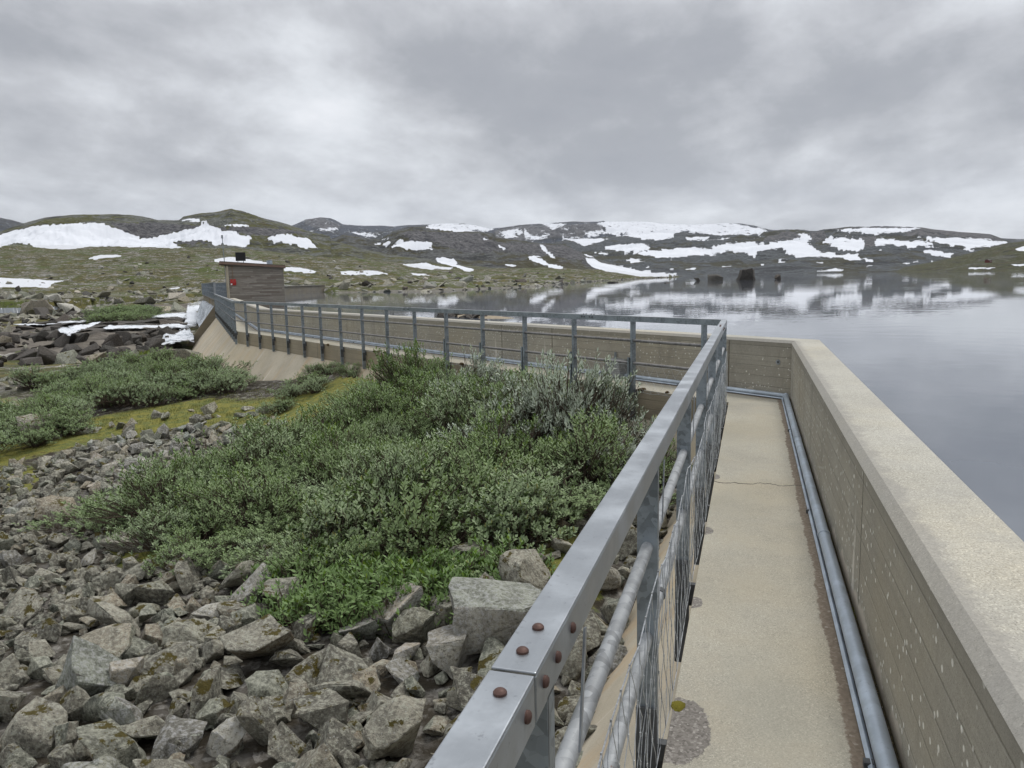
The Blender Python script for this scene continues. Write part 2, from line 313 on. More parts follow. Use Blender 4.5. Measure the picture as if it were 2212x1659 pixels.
snow_px += [[Z3(*p) for p in L] for L in [
 [(-5,285),(100,285),(150,265),(300,265),(450,240),(590,232),(620,250),(700,235),(740,230),(830,220),(880,230),(930,265),(960,290),(1030,300),(1080,315),(1150,305),(1300,350),(1200,345),(1170,355),(1090,330),(990,320),(900,325),(860,335),(760,300),(740,275),(680,275),(600,290),(580,310),(540,305),(430,290),(330,310),(150,320),(-5,320)],
 [(830,182),(890,185),(930,225),(900,230),(860,210)], [(980,238),(1010,215),(1040,200),(1240,225),(1250,265),(1200,295),(1120,285),(1050,260)], [(1300,225),(1330,212),(1450,230),(1560,225),(1650,240),(1700,270),(1600,262),(1500,262),(1420,250),(1310,260)],
 [(1380,205),(1600,205),(1640,225),(1700,245),(1900,270),(2000,265),(2130,240),(1950,215),(1800,210),(1640,210)], [(1040,170),(1150,155),(1230,150),(1590,150),(1500,175),(1260,190),(1240,180),(1160,175)],
 [(1570,285),(1640,282),(1820,312),(1810,322),(1740,330),(1640,310)], [(1420,355),(1520,358),(1580,352),(1500,373)], [(870,350),(1000,358),(990,369)], [(690,345),(790,358),(720,360)], [(360,390),(450,372),(430,386)], [(150,402),(225,388),(210,404)],
 [(925,412),(1000,408),(1070,395),(1120,410),(960,420)], [(1830,275),(1880,280),(1930,295),(1880,290)], [(1325,283),(1380,285),(1340,290)], [(15,342),(80,348),(20,351)], [(150,210),(230,205),(460,212),(300,225),(160,225)],
 [(-5,190),(85,188),(80,205),(-5,215)], [(-5,110),(300,115),(430,120),(660,165),(600,190),(350,195),(100,170),(-5,165)], [(2140,285),(2212,262),(2400,250),(2400,290),(2212,290)], [(1870,391),(2050,391),(2040,399),(1880,401)], [(2120,370),(2300,370),(2300,384),(2150,380)],
 [(550,322),(575,308),(590,318),(575,328)],[(1030,300),(1100,310),(1060,325)],[(1500,305),(1530,308),(1510,312)],[(1230,375),(1290,380),(1250,390)],[(1640,345),(1700,350),(1650,355)],[(610,368),(660,372),(630,376)],[(1310,328),(1370,330),(1330,334)]]]
cliff_px = [[Z1(*p) for p in L] for L in [[(740,170),(900,165),(1060,165),(1200,175),(1340,180),(1330,205),(1240,215),(1100,245),(1000,275),(940,270),(880,240),(820,215)], [(1450,190),(1720,195),(1960,215),(2080,235),(1880,240),(1800,255),(1560,235),(1480,212)], [(1180,290),(1350,275),(1430,295),(1300,310),(1180,305)], [(1900,262),(1960,262),(1960,285),(1900,285)]]]
cliff_px += [[Z2(*p) for p in L] for L in [[(560,200),(650,190),(800,198),(1000,205),(1060,225),(1100,250),(1200,262),(1380,268),(1500,275),(1600,310),(1640,360),(1500,345),(1350,330),(1200,310),(1080,310),(960,320),(850,290),(760,260),(600,240)], [(1630,350),(1700,370),(1750,400),(1700,420),(1600,380)], [(1100,190),(1240,165),(1430,160),(1740,145),(1720,200),(1560,240),(1440,225),(1280,250),(1110,230)], [(0,115),(100,115),(210,155),(200,175),(60,170),(0,150)]]]
cliff_px += [[Z3(*p) for p in L] for L in [[(780,170),(850,185),(880,230),(830,220),(700,235),(600,235),(640,210)], [(890,180),(1000,170),(1010,215),(980,238),(930,230)], [(1180,205),(1320,200),(1300,260),(1250,270)], [(1500,160),(1700,165),(1700,200),(1500,200)], [(1000,160),(1280,145),(1600,150),(2000,190),(2100,235),(1700,190),(1100,165)]]]
to_ae = lambda L: [azel(*p) for p in L]
snow_ae = [to_ae(L) for L in snow_px]; cliff_ae = [to_ae(L) for L in cliff_px]
def poly_mask(az, el, polys):
    m = np.zeros(az.shape, bool)
    for L in polys:
        xs = [p[0] for p in L]; ys = [p[1] for p in L]
        b = (az > min(xs)) & (az < max(xs)) & (el > min(ys)) & (el < max(ys))
        if b.any(): s = np.zeros(az.shape, bool); s[b] = inpoly(az[b], el[b], L); m |= s
    return m
def soft(m, n=1):
    m = m.astype(float)
    for _ in range(n):
        p = np.pad(m, 1, mode='edge'); m = (p[1:-1, 1:-1]*2+p[:-2, 1:-1]+p[2:, 1:-1]+p[1:-1, :-2]+p[1:-1, 2:])/6
    return m
def elev(X, Y, Z): return np.degrees(np.arctan2(X, Y)), np.degrees(np.arctan2(Z-CAMZ, np.hypot(X, Y)))
# ---------------------------------------------------------------- materials: terrain
def hill_material(name, green, grey, veg=.5, scale=1.0, brk=.9):
    green = tuple(c*1.05 for c in green); grey = tuple(c*1.15 for c in grey)
    m, N, b = bsdf_mat(name); p = N.pos(); ps = N.scale(p, (1, 1, 2.2))
    n1 = N.noise(.012*scale, 8, .62, ps); n2 = N.noise(.07*scale, 6, .65, ps, .3); n3 = N.noise(.35*scale, 5, .65, ps)
    veg_f = N.step(N.math('ADD', N.math('MULTIPLY', n1, .55), N.math('MULTIPLY', n2, .5)), veg-.03, veg+.03)
    gcol = N.mix(n3, green, (green[0]*1.9, green[1]*1.55, green[2]*1.2)); gcol = N.mix(N.step(n2, .5, .62), gcol, (green[0]*1.7, green[1]*1.1, green[2]*.9))
    rcol = N.mix(n3, (grey[0]*.45, grey[1]*.45, grey[2]*.47), (grey[0]*1.5, grey[1]*1.5, grey[2]*1.45))
    rcol = N.mix(N.step(N.noise(.6*scale, 4, .7, p), .5, .66), rcol, (grey[0]*1.9, grey[1]*1.9, grey[2]*1.85))
    col = N.mix(veg_f, gcol, rcol)
    bd = N.noise(.05*scale, 7, .7, N.scale(p, (1, 1, 7)), .3); col = N.mix(N.math('MULTIPLY', N.step(bd, .53, .58), .75), col, (grey[0]*.28, grey[1]*.28, grey[2]*.3)); bl = N.noise(.22*scale, 5, .75, N.scale(p, (1, 1, 3))); col = N.mix(N.math('MULTIPLY', N.step(bl, .56, .62), .8), col, (grey[0]*1.9, grey[1]*1.9, grey[2]*1.85))  # rock ledge bands, their shadow painted in as dark colour; then pale rock spots
    st = N.noise(.32*scale, 6, .8, N.scale(p, (1, 1, .2)))
    cl = N.mix(N.step(st, .35, .68), (.022, .023, .029), (.16, .155, .155))
    cf = N.step(N.math('ADD', N.attr('cliff'), N.math('MULTIPLY', N.math('SUBTRACT', n2, .5), 1.2)), .4, .6)
    col = N.mix(cf, col, cl)
    sn = N.noise(.11*scale*(1.6 if brk > 3 else 1), 8, .72, N.scale(p, (1, 1, 2.5)))
    sf = N.step(N.math('ADD', N.attr('snow'), N.math('MULTIPLY', N.math('SUBTRACT', sn, .5), brk)), .46, .54)
    scol = N.mix(N.noise(.05*scale, 3, .5, p), (.50, .52, .56), (.68, .70, .74))
    N.l.new(N.mix(sf, col, scol), b.inputs['Base Color']); b.inputs['Roughness'].default_value = .95
    bump(N, b, N.math('MULTIPLY', N.math('ADD', N.math('MULTIPLY', n2, 1.0), N.math('MULTIPLY', n3, .5)), N.math('SUBTRACT', 1.0, sf)), 6/scale, .8)
    return m
def layer(name, sil, rb, rr, mat, zb=-1.5, az0=-66, az1=34, rough=1.0, step=.055, rows=80, pw=1.0, seed=0, back=1.35):
    ae = [azel(*p) for p in sil]; az = np.arange(az0, az1, step); el = np.interp(az, [a for a, e in ae], [e for a, e in ae])
    rbv = np.interp(az, [azel(x, 600)[0] for x, r in rb], [r for x, r in rb]); rrv = np.interp(az, [azel(x, 600)[0] for x, r in rr], [r for x, r in rr])
    s = np.concatenate([np.linspace(0, 1, rows), np.linspace(1.05, 1.6, 6)])
    AZ, S = np.meshgrid(az, s); EL = el[None, :]; RB = rbv[None, :]; RR = rrv[None, :]
    r = RB+(RR-RB)*S; zr = CAMZ+np.tan(np.radians(EL))*RR
    zf = zb+(zr-zb)*np.clip(S, 0, 1)**pw
    zf = np.where(S > 1, zr-(S-1)*(zr-zb)*back, zf)
    X = r*np.sin(np.radians(AZ)); Y = r*np.cos(np.radians(AZ)); L = (rrv.mean())/12
    env = np.clip(np.sin(np.pi*np.clip(S, 0, 1)), 0, 1)**.7
    H = np.maximum(zr-zb, 3)
    z = zf+env*H*.16*rough*fbm(X/L, Y/L, 6, seed, .55)+env*H*.05*rough*(1-np.abs(fbm(X/L*5, Y/L*5, 4, seed+7)*2))
    # benches: gently stepped slope
    tt = fbm(X/L*1.5, Y/L*1.5, 3, seed+40); z = z+env*H*.025*rough*np.sin(S*26+tt*9)
    z = z+H*.022*rough*fbm(X/L*3, Y/L*3, 5, seed+3)*(S > .9)
    az_, el_ = elev(X, Y, z)
    snow = soft(poly_mask(az_+.06*fbm(X/L*12, Y/L*12, 3, 77), el_+.03*fbm(X/L*12, Y/L*12, 3, 78), snow_ae)); cliff = soft(poly_mask(az_, el_, cliff_ae), 2)
    V = np.stack([X, Y, z], -1).reshape(-1, 3)
    return structure(grid_obj(name, V, len(s), len(az), mat, True, {'snow': snow, 'cliff': cliff}))
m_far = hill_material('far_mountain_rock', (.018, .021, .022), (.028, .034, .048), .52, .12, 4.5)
m_right = hill_material('right_range_rock', (.026, .028, .017), (.050, .055, .060), .50, .28, 2.6)
m_cliff = hill_material('cliff_ridge_rock', (.030, .031, .015), (.062, .064, .064), .50, .5, 1.2)
m_left = hill_material('left_hill_rock', (.044, .050, .015), (.080, .083, .074), .53, .7, 1.3)
m_green = hill_material('green_hill_rock', (.030, .036, .014), (.06, .06, .05), .60, 1.6)
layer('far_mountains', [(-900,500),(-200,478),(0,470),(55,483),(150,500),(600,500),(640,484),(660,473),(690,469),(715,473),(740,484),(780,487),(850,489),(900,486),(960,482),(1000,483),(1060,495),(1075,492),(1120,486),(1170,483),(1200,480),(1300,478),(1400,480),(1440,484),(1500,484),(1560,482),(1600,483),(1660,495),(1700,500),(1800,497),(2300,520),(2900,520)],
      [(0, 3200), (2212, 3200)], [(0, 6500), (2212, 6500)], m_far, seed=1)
layer('mountain_range', [(-900,560),(900,560),(1150,530),(1250,516),(1320,512),(1426,505),(1500,507),(1560,505),(1616,508)]+[Z3(*p) for p in [(560,190),(640,178),(760,162),(840,158),(930,172),(1000,160),(1120,148),(1270,145),(1590,148),(1700,165),(2010,190),(2130,230),(2212,245)]]+[(2300,535),(2900,560)],
      [(0, 1100), (1400, 1050), (1800, 1100), (2212, 1300)], [(0, 2600), (2212, 3000)], m_right, seed=11, az0=-50)
layer('cliff_ridge', [(-900,590),(500,590),(600,560),(740,508)]+[Z2(*p) for p in [(220,215),(430,240),(500,205),(540,190),(600,176),(750,170),(1000,190),(1090,203),(1110,228),(1250,245),(1380,262),(1500,270),(1620,322),(1700,352),(1850,400),(2000,435),(2190,449)]]+[(1480,600),(1600,612),(2900,620)],
      [(0, 620), (1300, 620), (1450, 800), (2212, 800)], [(0, 1300), (1200, 1300), (1480, 900), (2212, 900)], m_cliff, seed=21, az0=-50, az1=-4.4)
layer('left_hill', [(-900,520),(-300,500)]+[Z1(*p) for p in [(0,225),(150,172),(300,130),(500,108),(800,108),(950,120),(1060,150),(1200,148),(1230,125),(1350,100),(1480,85),(1550,70),(1620,85),(1750,130),(1960,185),(2100,230),(2212,258)]]+[Z2(*p) for p in [(80,235),(200,255),(350,300),(500,330),(700,350),(900,385),(1100,405),(1300,415),(1500,440)]]+[(1350,600),(1500,612),(2900,620)],
      [(0, 540), (1000, 500), (2212, 480)], [(0, 950), (700, 950), (1200, 600), (2212, 560)], m_left, seed=31, az1=-8.5, zb=0, rough=.8)
layer('green_hill', [(-900,640),(1850,610),(1930,588)]+[Z3(*p) for p in [(1500,385),(1600,368),(1700,350),(1800,325),(1900,300),(2000,272),(2110,243),(2212,230)]]+[(2300,515),(2500,500),(2900,505)],
      [(1400, 640), (1950, 620), (2212, 520), (2500, 450)], [(1400, 900), (2212, 950)], m_green, seed=41, az0=6, az1=48, step=.08)
# ---------------------------------------------------------------- ground
m, N, b = bsdf_mat('tundra_ground'); p = N.pos()
n1 = N.noise(.05, 6, .6, p); n2 = N.noise(.45, 6, .65, p, .3); n3 = N.noise(5, 6, .65, p); n4 = N.noise(40, 4, .6, p)
dist = N.new('ShaderNodeVectorMath', operation='LENGTH'); N.l.new(p, dist.inputs[0]); D = dist.outputs['Value']
gravel = N.ramp(N.vor(17, p, out='Color'), [(0, (.035, .030, .024)), (.4, (.10, .092, .080)), (.75, (.20, .19, .17)), (1, (.30, .285, .26))])
gravel = N.mix(N.step(n3, .42, .62), (.030, .024, .015), gravel)
moss = N.mix(N.step(n3, .38, .62), (.165, .155, .026), (.075, .098, .024)); moss = N.mix(N.step(n4, .5, .7), moss, (.24, .21, .07))
mf = N.step(N.math('ADD', N.attr('moss'), N.math('ADD', N.math('MULTIPLY', N.math('SUBTRACT', n2, .5), 1.0), N.math('MULTIPLY', N.math('SUBTRACT', n3, .5), .9))), .42, .62)
near = N.mix(mf, gravel, moss)
tg = N.mix(N.step(n2, .38, .64), (.045, .050, .014), (.135, .112, .034)); tg = N.mix(N.step(n1, .45, .62), tg, (.078, .098, .020)); tg = N.mix(N.step(N.noise(2.2, 5, .7, p), .52, .62), tg, (.040, .042, .018))
rk = N.step(N.math('ADD', N.math('MULTIPLY', N.noise(.16, 7, .72, N.scale(p, (1, 1, 6)), .4), .62), N.math('MULTIPLY', N.noise(1.0, 6, .75, p), .40)), .525, .555)
rcol = N.mix(N.step(N.noise(1.3, 6, .75, p), .36, .60), (.045, .045, .042), (.34, .325, .29))
tundra = N.mix(rk, tg, rcol)
lp = N.scale(p, (.25, .6, 2)); lc = N.ramp(N.noise(.9, 6, .65, lp, .6), [(.25, (.035, .030, .026)), (.45, (.12, .105, .088)), (.62, (.19, .17, .14)), (.75, (.06, .053, .046))])
lf = N.step(N.math('ADD', N.attr('ledge'), N.math('MULTIPLY', N.math('SUBTRACT', n2, .5), .8)), .4, .6)
col = N.mix(N.step(D, 20, 42), near, tundra); col = N.mix(lf, col, lc)
wet = N.step(N.math('ADD', N.attr('shore'), N.math('MULTIPLY', N.math('SUBTRACT', n2, .5), .5)), .4, .7)
col = N.mix(wet, col, N.mix(N.noise(1.5, 4, .7, p), (.05, .048, .04), (.30, .28, .24)))
sf = N.step(N.math('ADD', N.attr('snow'), N.math('MULTIPLY', N.math('SUBTRACT', N.noise(.4, 5, .65, p), .5), .7)), .46, .54)
N.l.new(N.mix(sf, col, (.72, .74, .78)), b.inputs['Base Color']); b.inputs['Roughness'].default_value = .95
bh = N.math('ADD', N.math('MULTIPLY', n3, .12), N.math('MULTIPLY', N.noise(.9, 6, .7, p), N.math('MULTIPLY', D, .012)))
bump(N, b, bh, 1.0, .6); m_ground = m
az_, el_ = elev(GX, GY, GZ)
g_snow = soft(poly_mask(az_, el_, snow_ae)*(np.hypot(GX, GY) > 100))
def px_poly_world(L, z): return [at(x, y, z)[:2] for x, y in L]
moss_px = [[(-100,840),(180,905),(400,870),(560,860),(800,800),(830,830),(600,940),(380,930),(200,960),(-100,1010)], [(330,790),(450,780),(560,815),(500,830),(340,810)], [(480,1190),(700,1190),(760,1330),(900,1340),(840,1370),(640,1340),(560,1240)], [(0,1000),(90,1010),(90,1060),(0,1060)], [(220,1180),(420,1180),(380,1230),(230,1220)], [(1150,1180),(1330,1140),(1300,1300),(1100,1260)]]
moss = np.zeros_like(GX)
for L in moss_px: moss += poly_mask(az_, el_, [to_ae(L)])
moss = soft(np.clip(moss, 0, 1), 22)*.70+.20
ledge_px = [[ZA(*q) for q in [(-50,420),(130,330),(850,290),(1300,160),(1480,120),(1850,110),(1840,210),(1810,290),(1830,380),(1640,520),(1500,620),(1000,640),(700,690),(400,680),(250,560),(0,600)]]]
ledge = soft(poly_mask(az_, el_, [to_ae(L) for L in ledge_px])*(np.hypot(GX, GY) > 34), 3)
sdg = polydist(GX, GY, shore, False); shore_a = np.clip(1-sdg/2.5, 0, 1)
lz = fbm(GX/1.7+GY/5, GY/2.6, 4, 55); GZ = GZ+ledge*(.22*np.floor(lz*5)/5+.08*lz)*(np.hypot(GX, GY) < 90)
ground = structure(grid_obj('ground', np.stack([GX, GY, GZ], -1).reshape(-1, 3), NR, NA, m_ground, True, {'snow': g_snow, 'moss': moss, 'ledge': ledge, 'shore': shore_a}))
# ground sheet reaching under everything to the horizon
m, N, b = bsdf_mat('lake_bed'); b.inputs['Base Color'].default_value = (.045, .05, .035, 1); b.inputs['Roughness'].default_value = 1
bed = MB().add([(-9000, -3000, -8), (9000, -3000, -8), (9000, 9000, -8), (-9000, 9000, -8)], [(0, 1, 2, 3)]).build('ground', m); structure(bed)
# ---------------------------------------------------------------- lake
m, N, b = bsdf_mat('lake_water'); b.inputs['Base Color'].default_value = (.11, .125, .15, 1)
b.inputs['IOR'].default_value = 1.333; b.inputs['Specular IOR Level'].default_value = .5
p = N.pos(); a = N.noise(.9, 3, .5, N.scale(p, (1, 1, 1))); c = N.noise(4.5, 2, .5, p); e = N.noise(.035, 3, .6, p)
calm = N.step(e, .38, .62); hgt = N.math('MULTIPLY', N.math('ADD', N.math('MULTIPLY', a, .6), N.math('MULTIPLY', c, .10)), N.math('ADD', N.math('MULTIPLY', calm, .9), .35))
bump(N, b, hgt, .008, 1); m_lake = m
b.inputs['Roughness'].default_value = .018
lk = [(.95, -6), node(1, PAR_OUT-.1), node(2, PAR_OUT-.1), node(3, PAR_OUT-.1), CREST_B, (GW_END[0]+.2, GW_END[1]), (-140, 130), (-330, 330), (-700, 2500), (-700, 4200), (4800, 4200), (4800, -6)]
lake = mesh_obj('lake', [(x, y, LAKE) for x, y in lk], [tuple(range(len(lk)))[::-1]], m_lake); structure(lake)
bm = bmesh.new(); bm.from_mesh(lake.data); bmesh.ops.triangulate(bm, faces=bm.faces)
for f in bm.faces:
    if f.normal.z < 0: f.normal_flip()
bm.to_mesh(lake.data); bm.free()
# ================================================================ concrete
def concrete(name, base, kind='wall', joints=(), boards=True, specks=0.0, stains=0.5, dark=(.10, .085, .06)):
    m, N, b = bsdf_mat(name); o = N.coord('Object'); x, y, z = N.sep(o)
    n1 = N.noise(1.1, 6, .6, o); n2 = N.noise(9, 6, .65, o); n3 = N.noise(140, 4, .7, o); n4 = N.noise(.35, 4, .6, o)
    col = N.mix(N.step(n1, .3, .7), tuple(c*.80 for c in base), tuple(c*1.15 for c in base))
    col = N.mix(N.math('MULTIPLY', N.step(n4, .45, .65), .45), col, (base[0]*1.12, base[1]*.98, base[2]*.72))
    col = N.mix(N.math('MULTIPLY', N.step(n2, .5, .75), .35), col, tuple(c*.62 for c in base))
    col = N.mix(N.math('MULTIPLY', N.step(n3, .30, .75), .55), tuple(0 for _ in base) if 0 else col, tuple(c*1.35 for c in base))
    col = N.mix(N.step(N.vor(95, o), .16, .10), col, dark)
    h = N.math('MULTIPLY', n3, .25)
    if boards:
        zb = N.math('MULTIPLY', z, 1/.135); fl = N.math('FLOOR', zb); fr = N.math('SUBTRACT', zb, fl)
        wn = N.new('ShaderNodeTexWhiteNoise', noise_dimensions='2D')
        yb = N.math('FLOOR', N.math('ADD', N.math('MULTIPLY', y, .42), N.math('MULTIPLY', N.math('SINE', N.math('MULTIPLY', fl, 12.9)), 3.7)))
        N.l.new(N.comb(fl, yb, 0), wn.inputs['Vector'])
        col = N.mix(N.math('MULTIPLY', wn.outputs['Value'], .16), col, tuple(c*.5 for c in base))
        grain = N.noise(6, 4, .6, N.scale(o, (1, .08, 9))); col = N.mix(N.math('MULTIPLY', N.step(grain, .45, .7), .30), col, tuple(c*.6 for c in base))
        ln = N.step(N.math('ABSOLUTE', N.math('SUBTRACT', fr, .5)), .44, .495); col = N.mix(N.math('MULTIPLY', ln, N.step(n1, .35, .7)), col, tuple(c*.6 for c in base))
        h = N.math('ADD', h, N.math('ADD', N.math('MULTIPLY', ln, -.5), N.math('MULTIPLY', grain, .35)))
    if specks:
        v = N.vor(17, o, rand=1); vs = N.step(N.math('ADD', v, N.math('MULTIPLY', n2, .22)), .31, .25)
        patch = N.step(N.noise(1.9, 2, .5, o), .60-specks*.3, .64-specks*.3); col = N.mix(N.math('MULTIPLY', vs, patch), col, (.72, .70, .62))
    wob = N.math('MULTIPLY', N.math('SUBTRACT', N.noise(4, 4, .6, o), .5), .10)
    for j in joints:
        dj = N.math('ABSOLUTE', N.math('ADD', N.math('SUBTRACT', y, j), N.math('MULTIPLY', wob, .12)))
        col = N.mix(N.step(dj, .012, .006), col, dark)
        if kind == 'wall':
            dw = N.math('ABSOLUTE', N.math('ADD', N.math('SUBTRACT', y, j+.22), wob)); wid = N.math('MULTIPLY', N.math('SUBTRACT', .62, z), .06)
            st = N.step(N.math('SUBTRACT', dw, wid), .02, -.012); fade = N.step(z, .58, .25)
            col = N.mix(N.math('MULTIPLY', st, N.math('MULTIPLY', fade, .8)), col, (.62, .58, .50))
        h = N.math('SUBTRACT', h, N.math('MULTIPLY', N.step(dj, .015, .006), .8))
    if kind in ('cap', 'walk'):
        agg = N.vor(210, o, out='Color'); agg = N.ramp(agg, [(0, .35), (.3, .8), (.75, 1.1), (1, 1.9)]); col = N.mix(.6 if kind == 'cap' else .5, col, N.mix(1, col, agg, 'MULTIPLY'))
        gp = N.step(N.noise(2.2, 8, .75, o), .44, .70); col = N.mix(N.math('MULTIPLY', gp, .55), col, (.27, .262, .24) if kind == 'cap' else (.33, .295, .225))
    if kind == 'cap':
        ed = N.step(N.math('ADD', x, N.math('MULTIPLY', N.math('SUBTRACT', N.noise(7, 6, .75, o), .5), .22)), .88, .82); col = N.mix(N.math('MULTIPLY', ed, .6), col, N.mix(N.noise(60, 4, .7, o), (.12, .11, .10), (.34, .33, .30)))
    if kind == 'wall':
        sp = N.noise(38, 5, .8, o); col = N.mix(N.math('MULTIPLY', N.step(sp, .52, .70), .35), col, tuple(c*.5 for c in base)); col = N.mix(N.math('MULTIPLY', N.step(sp, .46, .32), .30), col, tuple(c*1.6 for c in base)); run = N.noise(1.4, 6, .7, N.scale(o, (1, 1, .25))); col = N.mix(N.math('MULTIPLY', N.step(run, .52, .64), .45), col, tuple(c*.55 for c in base)); topd = N.step(N.math('ADD', z, N.math('MULTIPLY', n2, .12)), .66, .80); col = N.mix(N.math('MULTIPLY', topd, .5), col, tuple(c*.6 for c in base))
        low = N.step(N.math('ADD', z, N.math('MULTIPLY', N.math('SUBTRACT', N.noise(2.6, 5, .6, o), .5), .36)), .07, .045)
        col = N.mix(N.math('MULTIPLY', low, .8), col, (.52, .46, .37))
    if kind == 'apron':
        sl = N.noise(1.7, 5, .65, N.scale(o, (.15, 1, .12))); col = N.mix(N.math('MULTIPLY', N.step(sl, .50, .66), .55), col, (.46, .33, .19))
        sl2 = N.noise(2.3, 3, .6, N.scale(o, (.1, 1, .1))); col = N.mix(N.math('MULTIPLY', N.step(sl2, .66, .70), .7), col, (.62, .58, .50))
    N.l.new(col, b.inputs['Base Color']); b.inputs['Roughness'].default_value = .92; bump(N, b, h, .006, .9)
    return m, N, b, col, o
BASE = (.40, .345, .245)
m_apron = concrete('apron_concrete', (.42, .375, .29), 'apron', boards=False)[0]
m_band = concrete('edge_beam_concrete', (.29, .25, .18), 'band', joints=(3, 8.5, 14))[0]
m_wall = [concrete('parapet_concrete', (.345, .322, .265), 'wall', joints=j, specks=s)[0] for j, s in (((4.1, 8.8, 15.2), 1.0), ((.62, 4.6, 6.2, 12.6), .75), ((3.0, 9.0), .3))]
m_cap = concrete('parapet_cap_concrete', (.365, .352, .305), 'cap', joints=(), boards=False)[0]
m_grey = concrete('old_grey_concrete', (.20, .185, .155), 'band')[0]
m_wet = concrete('wet_concrete', (.20, .175, .13), 'band')[0]
# walkway with a gravelly gutter, cracks and a worn patch
def walkway_mat(cracks, patches):
    m, N, b, col, o = concrete('walkway_concrete', (.320, .303, .250), 'walk', boards=False); x, y, z = N.sep(o)
    nz = N.math('ADD', N.math('MULTIPLY', N.math('SUBTRACT', N.noise(1.3, 3, .6, o), .5), .12), N.math('MULTIPLY', N.math('SUBTRACT', N.noise(17, 6, .75, o), .5), .13))
    wear = N.step(N.noise(.9, 5, .6, N.scale(o, (1, .4, 1))), .45, .68); col = N.mix(N.math('MULTIPLY', wear, .5), col, (.29, .28, .23))
    g = N.step(N.math('ADD', x, N.math('MULTIPLY', nz, .6)), .607, .617)
    pv = N.ramp(N.vor(75, o, out='Color'), [(0, (.10, .080, .060)), (.6, (.20, .165, .125)), (.9, (.30, .26, .21)), (1, (.60, .58, .52))]); col = N.mix(g, col, N.mix(.55, pv, (.17, .135, .10)))
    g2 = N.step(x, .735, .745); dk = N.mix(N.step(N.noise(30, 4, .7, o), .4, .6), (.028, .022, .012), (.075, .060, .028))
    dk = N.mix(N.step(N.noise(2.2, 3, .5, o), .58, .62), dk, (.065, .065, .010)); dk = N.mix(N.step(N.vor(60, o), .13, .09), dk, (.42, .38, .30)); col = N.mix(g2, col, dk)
    for c0, amp in cracks:
        cl = N.math('ABSOLUTE', N.math('ADD', N.math('SUBTRACT', y, c0), N.math('MULTIPLY', N.math('SUBTRACT', N.noise(2.2, 5, .6, N.scale(o, (1, .2, 1))), .5), amp)))
        col = N.mix(N.step(cl, .012, .006), col, (.06, .05, .04))
    for (px_, py_, rx, ry) in patches:
        e1 = N.math('POWER', N.math('DIVIDE', N.math('SUBTRACT', x, px_), rx), 2); e2 = N.math('POWER', N.math('DIVIDE', N.math('SUBTRACT', y, py_), ry), 2)
        pt = N.step(N.math('ADD', N.math('ADD', e1, e2), N.math('MULTIPLY', nz, 11)), 1.03, .97)
        agg = N.ramp(N.vor(110, o, out='Color'), [(0, (.10, .09, .08)), (.7, (.20, .185, .165)), (1, (.34, .32, .29))]); col = N.mix(pt, col, agg)
    N.l.new(col, b.inputs['Base Color']); return m
y_crack = at(1640, 1046, 0)[1]+5; y_patch = at(1490, 1580, 0)[1]+5
m_walk = [walkway_mat([(y_crack, .5)], [(.02, y_patch, .13, .22), (.0, y_patch+1.15, .05, .07), (.0, y_patch+2.3, .05, .08), (.0, y_patch+3.7, .04, .08)]), walkway_mat([(.9, .8)], []), walkway_mat([], [])]
dam = empty('concrete_dam', (0, 0, 0)); tag(dam, 'long beige concrete dam with walkway, parapet and sloping downstream face beside the lake', 'dam')
SL = 1.2
for s in range(3):
    sect_prism(s, [(0, 0), (PAR_IN, 0), (PAR_IN, -.42), (0, -.42)], 'walkway_slab', m_walk[s], dam)
    ch = .035
    sect_prism(s, [(PAR_IN, .004), (PAR_IN, .77-ch), (PAR_OUT-.003, .77-ch), (PAR_OUT-.003, .004)], 'parapet', m_wall[s], dam)
    sect_prism(s, [(PAR_IN-.002, .77-ch), (PAR_IN+ch, .77), (PAR_OUT, .77), (PAR_OUT, .77-ch)], 'parapet_cap', m_cap, dam)
    sect_prism(s, [(-.003, -.012), (-.003, -.43), (.5, -.43), (.5, -.012)], 'edge_beam', m_band, dam)
    dr = 2.7
    sect_prism(s, [(0, -.431), (-dr/SL, -.43-dr), (PAR_OUT-.01, -.43-dr), (PAR_OUT-.01, -.431)], 'apron', m_apron, dam)
# wing wall at the spillway end of the dam: raised slab following the slope
E0 = node(3, 0); dv = d_[2]; nv = n_[2]
def along(o, L, z): return (E0[0]+nv[0]*o+dv[0]*L, E0[1]+nv[1]*o+dv[1]*L, z)
prof = [(.6, .25), (-.12, .25), (-2.35, -2.75), (-2.35, -3.3), (.6, -3.3)]
vs = [along(o, 0, z) for o, z in prof]+[along(o, .45, z) for o, z in prof]; k = len(prof)
wing = mesh_obj('wing_wall', vs, [(i, (i+1) % k, k+(i+1) % k, k+i) for i in range(k)]+[tuple(range(k))[::-1], tuple(range(k, 2*k))], m_wet, dam)
